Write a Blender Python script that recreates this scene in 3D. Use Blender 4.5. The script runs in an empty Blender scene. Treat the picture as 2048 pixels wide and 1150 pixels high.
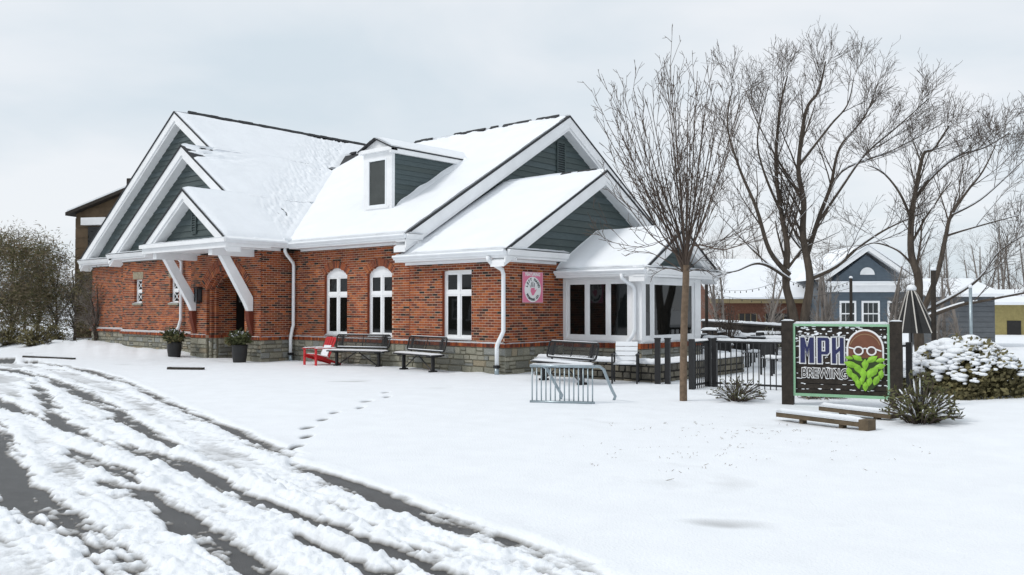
import bpy, math, random
import numpy as np
from mathutils import Vector, Matrix, Quaternion
random.seed(7); rng = np.random.default_rng(7)
sc = bpy.context.scene
col = sc.collection
R = math.radians

# ---------------------------------------------------------------- camera, sky, sun, exposure
# world axes follow the pub: X along its window wall, Y into depth, origin at its near brick corner on the ground
CAM = Vector((14.096, -16.235, 1.725)); YAW = R(40.5); FPX = 1720.0; HORIZ = 614.0
cam_d = bpy.data.cameras.new('camera'); cam_o = bpy.data.objects.new('camera', cam_d); col.objects.link(cam_o)
cam_d.sensor_width = 36; cam_d.lens = FPX/2048*36; cam_d.clip_end = 2000; cam_d.clip_start = .1
cam_o.location = CAM; cam_o.rotation_euler = (R(90)+math.atan((HORIZ-575)/FPX), 0, YAW)
sc.camera = cam_o

w = bpy.data.worlds.new('World'); sc.world = w; w.use_nodes = True
SUN_DIR = Vector((-.42, -.62, .74)).normalized()
def setup_world():
    nt = w.node_tree; N = nt.nodes; L = nt.links; N.clear()
    out = N.new('ShaderNodeOutputWorld'); bg = N.new('ShaderNodeBackground')
    sky = N.new('ShaderNodeTexSky'); sky.sky_type = 'NISHITA'; sky.sun_disc = False
    sky.sun_elevation = math.asin(SUN_DIR.z); sky.sun_rotation = math.atan2(SUN_DIR.x, SUN_DIR.y)
    sc_ = N.new('ShaderNodeVectorMath'); sc_.operation = 'SCALE'; sc_.inputs['Scale'].default_value = .10
    L.new(sky.outputs[0], sc_.inputs[0])
    tc = N.new('ShaderNodeTexCoord'); sep = N.new('ShaderNodeSeparateXYZ'); L.new(tc.outputs['Generated'], sep.inputs[0])
    add = N.new('ShaderNodeMath'); add.operation = 'ABSOLUTE'; L.new(sep.outputs['Z'], add.inputs[0])
    ad2 = N.new('ShaderNodeMath'); ad2.inputs[1].default_value = .22; L.new(add.outputs[0], ad2.inputs[0])
    dv = N.new('ShaderNodeVectorMath'); dv.operation = 'DIVIDE'; L.new(tc.outputs['Generated'], dv.inputs[0])
    cmb = N.new('ShaderNodeCombineXYZ')
    for k in range(3): L.new(ad2.outputs[0], cmb.inputs[k])
    L.new(cmb.outputs[0], dv.inputs[1])
    nz = N.new('ShaderNodeTexNoise'); nz.inputs['Scale'].default_value = 1.15; nz.inputs['Detail'].default_value = 5; nz.inputs['Roughness'].default_value = .5
    nz.inputs['Distortion'].default_value = .4
    L.new(dv.outputs[0], nz.inputs['Vector'])
    rp = N.new('ShaderNodeValToRGB'); rp.color_ramp.elements[0].position = .33; rp.color_ramp.elements[1].position = .62
    rp.color_ramp.elements[0].color = (.565, .635, .69, 1); rp.color_ramp.elements[1].color = (.72, .745, .775, 1)
    L.new(nz.outputs[0], rp.inputs[0])
    mx = N.new('ShaderNodeMix'); mx.data_type = 'RGBA'; mx.inputs['Factor'].default_value = .93
    L.new(sc_.outputs[0], mx.inputs[6]); L.new(rp.outputs[0], mx.inputs[7])
    L.new(mx.outputs[2], bg.inputs['Color']); bg.inputs['Strength'].default_value = 1.0
    L.new(bg.outputs[0], out.inputs[0])
setup_world()
sun_d = bpy.data.lights.new('sun', 'SUN'); sun_d.energy = 1.2; sun_d.angle = R(14); sun_d.color = (1, .965, .92)
sun_o = bpy.data.objects.new('sun', sun_d); col.objects.link(sun_o); sun_o.rotation_euler = SUN_DIR.to_track_quat('Z', 'Y').to_euler()
sun_o.location = (0, 0, 30)
vs = sc.view_settings; vs.view_transform = 'Standard'; vs.look = 'None'; vs.gamma = 1; vs.exposure = .31; vs.use_curve_mapping = False

# ---------------------------------------------------------------- pixel -> place helpers (2048 px photograph)
RT = Vector((math.cos(YAW), math.sin(YAW), 0)); FW = Vector((-math.sin(YAW), math.cos(YAW), 0))
def ray(x, y): return FW + RT*((x-1024)/FPX) + Vector((0, 0, -(y-HORIZ)/FPX))
def gnd(x, y, z=0.):
    r = ray(x, y); return CAM + r*((z-CAM.z)/r.z)
def at(x, y, depth): return CAM + ray(x, y)*depth
def wy(x, y, Y):
    r = ray(x, y); return CAM + r*((Y-CAM.y)/r.y)

# ---------------------------------------------------------------- materials
MATS = {}
def M(name, c, rough=.7, var=.18, scale=6., bump=0., bscale=30., metal=0., spec=.4, c2=None, stretch=None):
    m = bpy.data.materials.new(name); m.use_nodes = True; nt = m.node_tree; N = nt.nodes; L = nt.links
    b = N['Principled BSDF']; b.inputs['Roughness'].default_value = rough; b.inputs['Metallic'].default_value = metal
    b.inputs['Specular IOR Level'].default_value = spec
    tc = N.new('ShaderNodeTexCoord'); src = tc.outputs['Object']
    if stretch:
        mp = N.new('ShaderNodeMapping'); mp.inputs['Scale'].default_value = stretch; L.new(src, mp.inputs[0]); src = mp.outputs[0]
    if var > 0 or c2:
        nz = N.new('ShaderNodeTexNoise'); nz.inputs['Scale'].default_value = scale; nz.inputs['Detail'].default_value = 6; nz.inputs['Roughness'].default_value = .65
        L.new(src, nz.inputs['Vector'])
        rp = N.new('ShaderNodeValToRGB'); e = rp.color_ramp.elements; e[0].position = .3; e[1].position = .7
        a = c if c2 else tuple(max(0, x*(1-var)) for x in c); z = c2 if c2 else tuple(min(.95, x*(1+var)) for x in c)
        e[0].color = (*a, 1); e[1].color = (*z, 1)
        L.new(nz.outputs[0], rp.inputs[0]); L.new(rp.outputs[0], b.inputs['Base Color'])
    else: b.inputs['Base Color'].default_value = (*c, 1)
    if bump > 0:
        n2 = N.new('ShaderNodeTexNoise'); n2.inputs['Scale'].default_value = bscale; n2.inputs['Detail'].default_value = 5; L.new(src, n2.inputs['Vector'])
        bp = N.new('ShaderNodeBump'); bp.inputs['Strength'].default_value = bump; bp.inputs['Distance'].default_value = .02
        L.new(n2.outputs[0], bp.inputs['Height']); L.new(bp.outputs[0], b.inputs['Normal'])
    MATS[name] = m; return m
SNOW = M('snow', (.83, .855, .885), .75, .03, 1.2, .35, 60, spec=.2)
SLUSH = M('ground_snow', (.83, .855, .885), .7, .03, 2., .45, 45, spec=.25)
def thin_snow(m):
    # snow only millimetres deep is wet and lets the dark ground through
    nt = m.node_tree; N = nt.nodes; L = nt.links; b = N['Principled BSDF']; old = b.inputs['Base Color'].links[0].from_socket
    a = N.new('ShaderNodeAttribute'); a.attribute_name = 'depth'; r = N.new('ShaderNodeMapRange'); r.inputs['From Min'].default_value = .0; r.inputs['From Max'].default_value = .034; L.new(a.outputs['Fac'], r.inputs['Value'])
    mx = N.new('ShaderNodeMix'); mx.data_type = 'RGBA'; mx.inputs[6].default_value = (.15, .14, .125, 1); L.new(r.outputs[0], mx.inputs['Factor']); L.new(old, mx.inputs[7]); L.new(mx.outputs[2], b.inputs['Base Color'])
thin_snow(SLUSH)
ASPH = M('asphalt', (.048, .047, .046), .38, .4, 5, .6, 110, spec=.5)
WHITE = M('white_trim', (.83, .84, .85), .5, .07, 1.6, .06, 20)
WHITEM = M('white_metal', (.82, .845, .87), .35, .05, 3)
SHING = M('shingle', (.035, .037, .04), .9, .4, 14, .5, 60)
SIDE = M('grey_siding', (.054, .074, .073), .6, .16, 5, .12, 40, stretch=(1, 1, 6))
SIDE2 = M('grey_siding_light', (.060, .084, .088), .6, .16, 5, .12, 40, stretch=(1, 1, 6))
BRICKC = [((.285, .067, .018), 26), ((.22, .046, .015), 25), ((.36, .096, .023), 16), ((.135, .028, .013), 15), ((.075, .021, .012), 10), ((.022, .015, .012), 7), ((.21, .062, .020), 10)]
BRICKS = [M('brick_%d' % i, c, .85, .32, 2.2, .3, 70) for i, (c, _) in enumerate(BRICKC)]
BRW = [x for _, x in BRICKC]
MORT = M('mortar', (.49, .35, .26), .95, .2, 1.3, .3, 90)
STONEC = [(.265, .255, .20), (.22, .215, .175), (.31, .295, .235), (.245, .25, .23), (.28, .24, .17), (.18, .178, .15)]
STONES = [M('stone_%d' % i, c, .9, .32, 11, .6, 35) for i, c in enumerate(STONEC)]
SMORT = M('stone_mortar', (.17, .155, .11), .95, .2, 15, .3, 80)
DSTONES = [M('dark_stone_%d' % i, c, .9, .35, 11, .6, 35) for i, c in enumerate([(.13, .12, .095), (.17, .155, .12), (.10, .095, .08), (.20, .18, .135)])]
DMORT = M('dark_joint', (.03, .028, .025), 1, .2)
GLASS = M('dark_glass', (.004, .005, .005), .03, 0, spec=.42)
BLACK = M('black_metal', (.012, .012, .013), .5, .3, 9, .1, 60)
DOORM = M('dark_door_and_shade', (.015, .013, .012), .5, .2)  # door colour; on the porch side it stands in for shade
GALV = M('galvanised_steel', (.33, .39, .42), .35, .15, 9, .05, 60, metal=.6)
RED = M('red_plastic', (.50, .018, .022), .45, .1)
POTM = M('black_pot', (.018, .018, .018), .55, .25)
WOOD = M('weathered_timber', (.105, .078, .048), .85, .35, 6, .3, 30, stretch=(1, 1, 1))
DWOOD = M('dark_timber', (.028, .022, .017), .85, .45, 10, .3, 40)
BARK1 = M('young_bark', (.15, .105, .07), .9, .35, 14, .5, 50)
TWIG1 = M('reddish_twigs', (.088, .064, .050), .9, .3, 6)
BARK2 = M('grey_bark', (.072, .057, .044), .95, .45, 8, .7, 30, stretch=(1, 1, .3))
TWIG2 = M('dark_twigs', (.082, .063, .050), .9, .3, 4)
TWIGBG = M('hazed_twigs', (.19, .168, .15), .95, .25, 2)  # lightened: distance haze is put into the twig colour
EVER = M('evergreen', (.055, .062, .022), .8, .5, 3)
EVER2 = M('olive_foliage', (.14, .122, .055), .8, .5, 3)
SHRUBM = M('shrub_leaf', (.085, .085, .034), .8, .45, 8)
STRAW = M('dry_grass', (.20, .16, .11), .9, .3)
PINK = M('pink_board', (.72, .20, .32), .5, .06, 5)
NAVY = M('navy_paint', (.018, .022, .085), .5, .15)
INK = M('ink_teal', (.015, .03, .035), .6, 0)
PAPER = M('white_paint', (.80, .80, .80), .55, .03)
GREENF = M('mint_frame', (.25, .46, .29), .55, .1)
HOP = M('hop_green', (.23, .48, .035), .5, .22, 7)
HOP2 = M('hop_edge', (.028, .05, .012), .7, .2)
SKINB = M('brown_paint', (.16, .062, .034), .6, .15)
BLUEH = M('blue_siding', (.098, .128, .158), .7, .12, 3)
BLUEG = M('grey_shed', (.11, .12, .13), .8, .15, 3)
BROWNB = M('brown_siding', (.105, .072, .042), .85, .25, 3)
TAN = M('tan_fascia', (.24, .19, .10), .8, .1)
YELL = M('yellow_wall', (.30, .25, .10), .7, .15)
FARBRICK = M('far_brick', (.13, .058, .038), .9, .3, 8)
SCRUB = M('scrub_brown', (.20, .155, .10), .9, .3, 3)
BULB = M('dark_bulb', (.02, .02, .02), .3, 0)

# ---------------------------------------------------------------- mesh helpers
class MB:
    def __init__(s): s.v = []; s.f = []; s.m = []
    def add(s, vs, fs, mi=0):
        o = len(s.v); s.v += [tuple(p) for p in vs]; s.f += [tuple(o+i for i in f) for f in fs]; s.m += [mi]*len(fs)
    def hexa(s, p, mi=0):   # 8 pts: bottom 4, top 4
        s.add(p, [(3, 2, 1, 0), (4, 5, 6, 7), (0, 1, 5, 4), (1, 2, 6, 5), (2, 3, 7, 6), (3, 0, 4, 7)], mi)
    def bx(s, x0, x1, y0, y1, z0, z1, mi=0):
        s.hexa([(x0, y0, z0), (x1, y0, z0), (x1, y1, z0), (x0, y1, z0), (x0, y0, z1), (x1, y0, z1), (x1, y1, z1), (x0, y1, z1)], mi)
    def lb(s, fr, a0, a1, b0, b1, c0, c1, mi=0):
        s.hexa([fr(a0, b1, c0), fr(a1, b1, c0), fr(a1, b0, c0), fr(a0, b0, c0), fr(a0, b1, c1), fr(a1, b1, c1), fr(a1, b0, c1), fr(a0, b0, c1)], mi)
    def prism(s, poly, vec, mi=0):
        n = len(poly); vec = Vector(vec); p = [Vector(q) for q in poly]; 
        s.add(p+[q+vec for q in p], [tuple(reversed(range(n))), tuple(range(n, 2*n))]+[(i, (i+1) % n, n+(i+1) % n, n+i) for i in range(n)], mi)
    def tube(s, pts, rads, n=6, mi=0, cap=True):
        pts = [Vector(p) for p in pts]; k = len(pts)
        if not hasattr(rads, '__len__'): rads = [rads]*k
        o = len(s.v); up = None
        for i in range(k):
            t = (pts[min(i+1, k-1)]-pts[max(i-1, 0)])
            if t.length < 1e-9: t = Vector((0, 0, 1))
            t.normalize()
            if up is None: up = t.orthogonal().normalized()
            up = (up - t*up.dot(t)); 
            if up.length < 1e-6: up = t.orthogonal()
            up.normalize(); sd = t.cross(up)
            for j in range(n):
                a = 2*math.pi*j/n; s.v.append(tuple(pts[i]+(up*math.cos(a)+sd*math.sin(a))*rads[i]))
        for i in range(k-1):
            for j in range(n):
                j2 = (j+1) % n; s.f.append((o+i*n+j, o+i*n+j2, o+(i+1)*n+j2, o+(i+1)*n+j)); s.m.append(mi)
        if cap:
            s.f.append(tuple(reversed(range(o, o+n)))); s.m.append(mi); s.f.append(tuple(range(o+(k-1)*n, o+k*n))); s.m.append(mi)
    def lathe(s, prof, n=20, c=(0, 0, 0), mi=0):
        o = len(s.v); k = len(prof)
        for r, z in prof:
            for j in range(n):
                a = 2*math.pi*j/n; s.v.append((c[0]+r*math.cos(a), c[1]+r*math.sin(a), c[2]+z))
        for i in range(k-1):
            for j in range(n):
                j2 = (j+1) % n; s.f.append((o+i*n+j, o+i*n+j2, o+(i+1)*n+j2, o+(i+1)*n+j)); s.m.append(mi)
        s.f.append(tuple(reversed(range(o, o+n)))); s.m.append(mi); s.f.append(tuple(range(o+(k-1)*n, o+k*n))); s.m.append(mi)
    def mesh(s, name, mats, smooth=False):
        me = bpy.data.meshes.new(name); me.from_pydata(s.v, [], s.f)
        for m in (mats if isinstance(mats, (list, tuple)) else [mats]): me.materials.append(m)
        if any(s.m): me.polygons.foreach_set('material_index', s.m)
        if smooth: me.polygons.foreach_set('use_smooth', [True]*len(me.polygons))
        me.update(); return me
    def build(s, name, mats, parent=None, smooth=False, kind=None, world=False):
        o = bpy.data.objects.new(name, s.mesh(name, mats, smooth)); col.objects.link(o)
        if parent: par(o, parent, world)
        if kind: o['kind'] = kind
        return o
def par(o, p, world=False):
    o.parent = p
    if world:
        q = p; mw = Matrix.Identity(4)
        ch = []
        while q: ch.append(q); q = q.parent
        for q in reversed(ch): mw = mw @ q.matrix_parent_inverse @ Matrix.LocRotScale(q.location, q.rotation_euler, q.scale)
        o.matrix_parent_inverse = mw.inverted()
def thing(name, label, cat, loc=(0, 0, 0), rz=0, group=None):
    o = bpy.data.objects.new(name, None); col.objects.link(o); o.location = loc; o.rotation_euler = (0, 0, rz); o.empty_display_size = .2
    return tag(o, label, cat, group)
def tag(o, label, cat, group=None):
    o['label'] = label; o['category'] = cat
    if group: o['group'] = group
    return o
def copy_tree(o, parent=None):
    c = o.copy(); col.objects.link(c); c.parent = parent
    if parent: c.matrix_parent_inverse = o.matrix_parent_inverse.copy()
    for ch in list(o.children): copy_tree(ch, c)
    return c
def frame(o, u, n):
    o = Vector(o); u = Vector(u).normalized(); n = Vector(n).normalized()
    def f(a, b, c): return o+u*a+n*b+Vector((0, 0, c))
    f.o, f.u, f.n = o, u, n
    return f

def hsh(ix, iy, s=0):
    v = (ix.astype(np.int64)*374761393+iy.astype(np.int64)*668265263+s*2147483647) & 0x7fffffff
    v = ((v ^ (v >> 13))*1274126177) & 0x7fffffff
    return ((v ^ (v >> 16)) & 0xffff)/65535.
def vnoise(x, y, s=0):
    ix = np.floor(x); iy = np.floor(y); fx = x-ix; fy = y-iy; fx = fx*fx*(3-2*fx); fy = fy*fy*(3-2*fy)
    a = hsh(ix, iy, s); b = hsh(ix+1, iy, s); c = hsh(ix, iy+1, s); d = hsh(ix+1, iy+1, s)
    return (a*(1-fx)+b*fx)*(1-fy)+(c*(1-fx)+d*fx)*fy
def fbm(x, y, o=4, s=0):
    t = 0; a = .5
    for i in range(o): t = t+a*vnoise(x*2**i, y*2**i, s+i*17); a *= .5
    return t/(1-.5**o)
def sstep(a, b, x):
    t = np.clip((x-a)/(b-a), 0, 1); return t*t*(3-2*t)

def snow_sheet(P, us, vs_, thick, n=Vector((0, 0, 1))):
    """snow lying on a surface P(u,v); thick(U,V)->array; returns an MB with top and skirt"""
    us = np.asarray(us); vs_ = np.asarray(vs_); U, V = np.meshgrid(us, vs_, indexing='ij'); T = thick(U, V)
    mb = MB(); nu, nv = U.shape; P0 = [P(float(u), float(v)) for u, v in zip(U.ravel(), V.ravel())]; Tf = T.ravel()
    mb.v = [tuple(p+n*float(t)) for p, t in zip(P0, Tf)]
    for i in range(nu-1):
        for j in range(nv-1): mb.f.append((i*nv+j, (i+1)*nv+j, (i+1)*nv+j+1, i*nv+j+1))
    rim = [i*nv for i in range(nu)]+[(nu-1)*nv+j for j in range(1, nv)]+[i*nv+nv-1 for i in range(nu-2, -1, -1)]+[j for j in range(nv-2, 0, -1)]
    o = len(mb.v); mb.v += [tuple(P0[i]-n*.002) for i in rim]
    for k in range(len(rim)):
        k2 = (k+1) % len(rim); mb.f.append((rim[k], rim[k2], o+k2, o+k))
    mb.m = [0]*len(mb.f); return mb
def slab_snow(fr, a0, a1, b0, b1, c, t, step=.06, seed=0, fall=.05, lump=.25):
    us = np.linspace(a0, a1, max(3, int(abs(a1-a0)/step)+1)); vv = np.linspace(b0, b1, max(3, int(abs(b1-b0)/step)+1))
    def th(U, V):
        e = np.minimum(np.minimum(U-a0, a1-U), np.minimum(V-min(b0, b1), max(b0, b1)-V)); e = np.sqrt(np.clip(e/fall, 0.02, 1))
        return t*e*(1-lump+2*lump*fbm(U*5+seed*3.1, V*5+seed, 3, seed))
    return snow_sheet(lambda u, v: fr(u, v, c), us, vv, th)

def text_mb(txt, size, ext=.004, off=0., sx=1., align='CENTER', space=1.):
    cu = bpy.data.curves.new('t', 'FONT'); cu.body = txt; cu.size = size; cu.extrude = ext; cu.offset = off; cu.align_x = align; cu.space_character = space
    cu.resolution_u = 3
    o = bpy.data.objects.new('t', cu); col.objects.link(o); bpy.context.view_layer.update()
    me = bpy.data.meshes.new_from_object(o.evaluated_get(bpy.context.evaluated_depsgraph_get()))
    vs_ = [(v.co.x*sx, v.co.y, v.co.z) for v in me.vertices]; fs = [tuple(p.vertices) for p in me.polygons]
    bpy.data.objects.remove(o); bpy.data.curves.remove(cu); bpy.data.meshes.remove(me)
    return vs_, fs

# ================================================================ GROUND
def road_polys():
    c1 = lambda L: [gnd(x/2.347, 660+y/2.347) for x, y in L]
    c2 = lambda L: [gnd(500+x/2.56, 760+y/2.56) for x, y in L]
    pol = []   # (upper edge, lower edge, bareness)
    pol.append((c1([(-400, 118), (0, 135), (150, 150), (300, 166), (430, 190), (560, 226), (680, 275), (800, 330), (950, 400), (1100, 465), (1280, 540), (1400, 590)]),
                c1([(-400, 128), (0, 148), (150, 163), (300, 181), (400, 203), (500, 230), (600, 265), (700, 320), (850, 395), (1000, 465), (1150, 535), (1300, 602), (1390, 640)]), .66))
    pol.append((c2([(230, 425), (300, 440), (430, 480), (560, 530), (700, 590), (850, 640), (1000, 690), (1150, 752), (1330, 812), (1400, 840)]),
                c2([(215, 440), (250, 458), (420, 540), (560, 600), (720, 690), (900, 735), (1000, 770), (1130, 825), (1300, 880)]), 1.0))
    pol.append((c2([(1300, 810), (1480, 858), (1650, 925), (1800, 998), (2200, 1200)]), c2([(1280, 870), (1400, 930), (1500, 980), (1620, 1060), (1900, 1240)]), .6))
    pol.append((c1([(-400, 160), (0, 180), (100, 190), (250, 226), (350, 262), (480, 320), (600, 390), (700, 450), (800, 510), (850, 545)]),
                c1([(-400, 176), (0, 197), (100, 212), (200, 240), (300, 290), (400, 345), (500, 395), (620, 470), (720, 530), (800, 580)]), .80))
    pol.append((c1([(740, 560), (850, 600), (1000, 670), (1100, 720), (1200, 765), (1300, 805), (1450, 862), (1643, 935), (1850, 1010), (2100, 1120), (2400, 1250)]),
                c1([(700, 590), (800, 630), (900, 695), (1000, 755), (1100, 800), (1250, 855), (1400, 910), (1550, 958), (1643, 985), (1850, 1080), (2100, 1200), (2200, 1300)]), 1.0))
    pol.append((c1([(-300, 250), (0, 325), (100, 362), (230, 398), (350, 448), (450, 500)]), c1([(-300, 290), (0, 372), (100, 402), (210, 440), (320, 490), (400, 530)]), .85))
    pol.append((c1([(400, 490), (520, 520), (680, 560), (800, 610)]), c1([(380, 520), (480, 560), (620, 600), (760, 640)]), .45))
    pol.append((c1([(500, 690), (620, 730), (760, 772), (880, 850), (1000, 930), (1100, 1010), (1250, 1085), (1450, 1180), (1700, 1300)]),
                c1([(480, 722), (600, 762), (700, 820), (800, 905), (930, 990), (1000, 1060), (1060, 1130), (1120, 1230), (1200, 1360)]), .95))
    pol.append((c1([(190, 240), (240, 300), (290, 380), (350, 432)]), c1([(140, 250), (185, 330), (210, 392), (270, 440)]), .7))
    pol.append((c1([(-500, 380), (0, 425), (60, 500), (120, 620), (200, 750), (330, 850), (480, 960), (620, 1050), (760, 1150), (900, 1300)]),
                c1([(-700, 640), (-200, 700), (0, 790), (120, 875), (230, 965), (350, 1045), (480, 1120), (560, 1200), (620, 1300)]), .9))
    pol.append((c1([(150, 185), (250, 188), (330, 192)]), c1([(150, 190), (250, 194), (320, 198)]), .5))
    pol.append((c1([(1180, 690), (1300, 738), (1450, 798), (1643, 868), (1800, 930)]), c1([(1200, 712), (1320, 762), (1450, 822), (1643, 890), (1780, 948)]), .78))
    pol.append((c2([(260, 790), (400, 878), (560, 930), (760, 1000), (900, 1080)]), c2([(235, 822), (380, 920), (520, 975), (650, 1050), (760, 1120)]), .88))
    pol.append((c1([(340, 560), (480, 610), (600, 655), (700, 700)]), c1([(330, 590), (450, 640), (570, 690), (680, 728)]), .55))
    return pol
POL = road_polys()
def poly_sd(px, py, poly):
    d = np.full(px.shape, 1e9); ins = np.zeros(px.shape, bool); n = len(poly)
    for i in range(n):
        ax, ay = poly[i]; bx, by = poly[(i+1) % n]; ex, ey = bx-ax, by-ay
        t = np.clip(((px-ax)*ex+(py-ay)*ey)/(ex*ex+ey*ey+1e-12), 0, 1)
        d = np.minimum(d, (px-ax-t*ex)**2+(py-ay-t*ey)**2)
        c = ((ay > py) != (by > py)) & (px < (bx-ax)*(py-ay)/(by-ay+1e-12)+ax); ins ^= c
    d = np.sqrt(d); return np.where(ins, -d, d)
FOOT = [(772, 788, 10), (775, 797, 9), (734, 806, 16), (722, 819, 10), (670, 829, 12), (647, 843, 14), (617, 859, 19), (615, 877, 15), (595, 897, 19)]
def snow_h(x, y):
    h = .043+.030*(fbm(x*.45, y*.45, 4, 3)-.5)+.014*(fbm(x*1.1+y*.4, y*1.9-x*.3, 3, 8)-.5)+.008*(fbm(x*3, y*3, 3, 5)-.5)
    r = np.hypot(x-CAM.x, y-CAM.y); near = r < 45
    road = np.zeros_like(x)
    X = x[near]; Y = y[near]; H = h[near].copy()
    upper = []
    # driveway mask: everything on the camera-left side of the outermost track
    edge = [(p.x, p.y) for p in POL[0][0]]+[(p.x, p.y) for p in POL[1][0]]+[(p.x, p.y) for p in POL[2][0]]
    far = [(edge[-1][0]-2, -40), (-60, -40), (-60, edge[0][1])]
    sdr = poly_sd(X, Y, edge+far)
    inroad = sstep(.25, -.3, sdr)
    warp = .10*(fbm(X*2.6, Y*2.6, 3, 9)-.5)+.10*(fbm(X*9, Y*9, 2, 29)-.5)
    clump = fbm(X*6.5, Y*6.5, 3, 21); fine = fbm(X*15, Y*15, 3, 33)
    ta = (POL[4][0][-3]-POL[4][0][0]).normalized(); al = X*ta.x+Y*ta.y; ac = -X*ta.y+Y*ta.x; streak = fbm(al*1.1, ac*11, 3, 63)
    prox = np.zeros_like(X); kin = np.zeros_like(X)
    for up, lo, b in POL:
        sd = poly_sd(X, Y, [(p.x, p.y) for p in up]+[(p.x, p.y) for p in reversed(lo)])
        prox = np.maximum(prox, np.exp(-(np.maximum(sd, 0)/.36)**2))
        k = sstep(.08, -.17, sd+warp+.18*(streak-.5))
        floor_ = (-.022+.07*(1-b))+.05*(clump-.45)+.04*(fine-.5)+.10*(streak-.5); kin = np.maximum(kin, k)
        ridge = np.exp(-((sd+warp-.12)/.11)**2)*(.008+.05*clump*inroad)
        H = H*(1-k)+np.minimum(floor_, H)*k+ridge*(1-k)*.8
    grit = fbm(X*34, Y*34, 2, 91); H += inroad*prox*(1-.8*kin)*(.042*(clump-.5)+.05*(fine-.5)+.03*(grit-.5)+.07*(streak-.5))-inroad*.016; H += kin*inroad*.02*(grit-.5)
    H += np.exp(-(np.maximum(-sdr, 0)/.2)**2)*0
    sx = (1-inroad)
    for fx, fy, wd in FOOT:
        p = gnd(fx, fy); a = (X-p.x)*RT.x+(Y-p.y)*RT.y; b = (X-p.x)*FW.x+(Y-p.y)*FW.y
        q = (a/(wd/2/(FPX/ (p-CAM).dot(FW))))**2+((b-a*.6)/.13)**2
        H -= .16*np.exp(-q*1.3)
    for fx, fy, la, lb_, dp in [(1450, 1054, .34, .15, .015), (1380, 1046, .3, .1, .008), (690, 765, .35, .1, .05), (150, 700, 2, .5, .03)]:
        p = gnd(fx, fy); a = (X-p.x)*RT.x+(Y-p.y)*RT.y; b = (X-p.x)*FW.x+(Y-p.y)*FW.y
        H -= dp*np.exp(-(a/la)**2-(b/lb_)**2)
    # trodden and drifted snow along the walls
    bank = sstep(-13.2, -14.6, X)*sstep(-2.6, -1.1, Y)*sstep(3, 0, Y)
    H += bank*(.20+.22*(fbm(X*2.2, Y*2.2, 3, 50)-.5))
    front = sstep(-1.5, -.3, Y)*sstep(-9.4, -8.2, X)*sstep(.6, -.4, X)
    H += front*.05*(fbm(X*2.5, Y*2.5, 3, 53)-.35)
    tr = sstep(-4.6, -2.2, Y)*sstep(-8, -10, X)
    H += tr*.05*(fbm(X*3, Y*3, 3, 57)-.55)
    rt = sstep(9.3, 11.5, X)*sstep(-6, -2, Y); H += rt*.10
    h[near] = H
    return h
def ground():
    m = MB(); m.add([(-700, -700, 0), (700, -700, 0), (700, 700, 0), (-700, 700, 0)], [(0, 1, 2, 3)])
    o = m.build('ground', ASPH); o['kind'] = 'structure'
    yaw = math.atan2(FW.y, FW.x)
    th = np.concatenate([np.linspace(-math.pi, -.62, 40, endpoint=False), np.linspace(-.62, .62, 560), np.linspace(.62, math.pi, 41)[1:]])
    rr = np.concatenate([[.05, .5], np.geomspace(1.2, 3.6, 40)[:-1], np.geomspace(3.6, 30, 640), np.geomspace(30, 650, 50)[1:]])
    T, RR = np.meshgrid(th, rr, indexing='ij'); x = CAM.x+RR*np.cos(yaw+T); y = CAM.y+RR*np.sin(yaw+T); z = snow_h(x, y)
    nt, nr = T.shape; co = np.stack([x, y, z], -1).reshape(-1, 3).astype(np.float32)
    i, j = np.meshgrid(np.arange(nt-1), np.arange(nr-1), indexing='ij'); a = (i*nr+j).ravel()
    quads = np.stack([a, a+1, a+nr+1, a+nr], -1)[:, ::-1]
    # orient upwards
    me = bpy.data.meshes.new('snow_cover'); me.vertices.add(len(co)); me.vertices.foreach_set('co', co.ravel())
    me.loops.add(quads.size); me.loops.foreach_set('vertex_index', quads.ravel().astype(np.int32)); me.polygons.add(len(quads))
    me.polygons.foreach_set('loop_start', np.arange(0, quads.size, 4, dtype=np.int32)); me.polygons.foreach_set('loop_total', np.full(len(quads), 4, np.int32))
    me.polygons.foreach_set('use_smooth', np.ones(len(quads), bool)); me.materials.append(SLUSH)
    at_ = me.attributes.new('depth', 'FLOAT', 'POINT'); at_.data.foreach_set('value', z.ravel().astype(np.float32)); me.update(calc_edges=True)
    if me.polygons[1000].normal.z < 0: me.flip_normals()
    o = bpy.data.objects.new('snow_cover', me); col.objects.link(o); o['kind'] = 'structure'
ground()
def gz(x, y): return float(snow_h(np.array([x]), np.array([y]))[0])

# ================================================================ THE PUB
PUB = thing('brick_pub', 'long red brick pub with grey siding gables and snowy stepped roofs', 'building')
ALLB = []; ALLS = []      # every brick and stone before it becomes an object or part of the joined rest
def segs(u0, u1, z, holes):
    s = [(u0, u1)]
    for hf in holes:
        h = hf(z)
        if not h: continue
        n = []
        for a, b in s:
            if h[1] <= a or h[0] >= b: n.append((a, b)); continue
            if h[0] > a: n.append((a, h[0]))
            if h[1] < b: n.append((h[1], b))
        s = n
    return s
def rect(a, b, c, d): return lambda z: (a, b) if c < z < d else None
def segarch(uc, half, z0, zs, rise):
    Rr = (half*half+rise*rise)/(2*rise); cz = zs+rise-Rr
    def f(z):
        if z < z0 or z > zs+rise: return None
        if z < zs: return (uc-half, uc+half)
        q = math.sqrt(max(0, Rr*Rr-(z-cz)**2)); q = min(q, half); return (uc-q, uc+q)
    return f
CO = .0677
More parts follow.
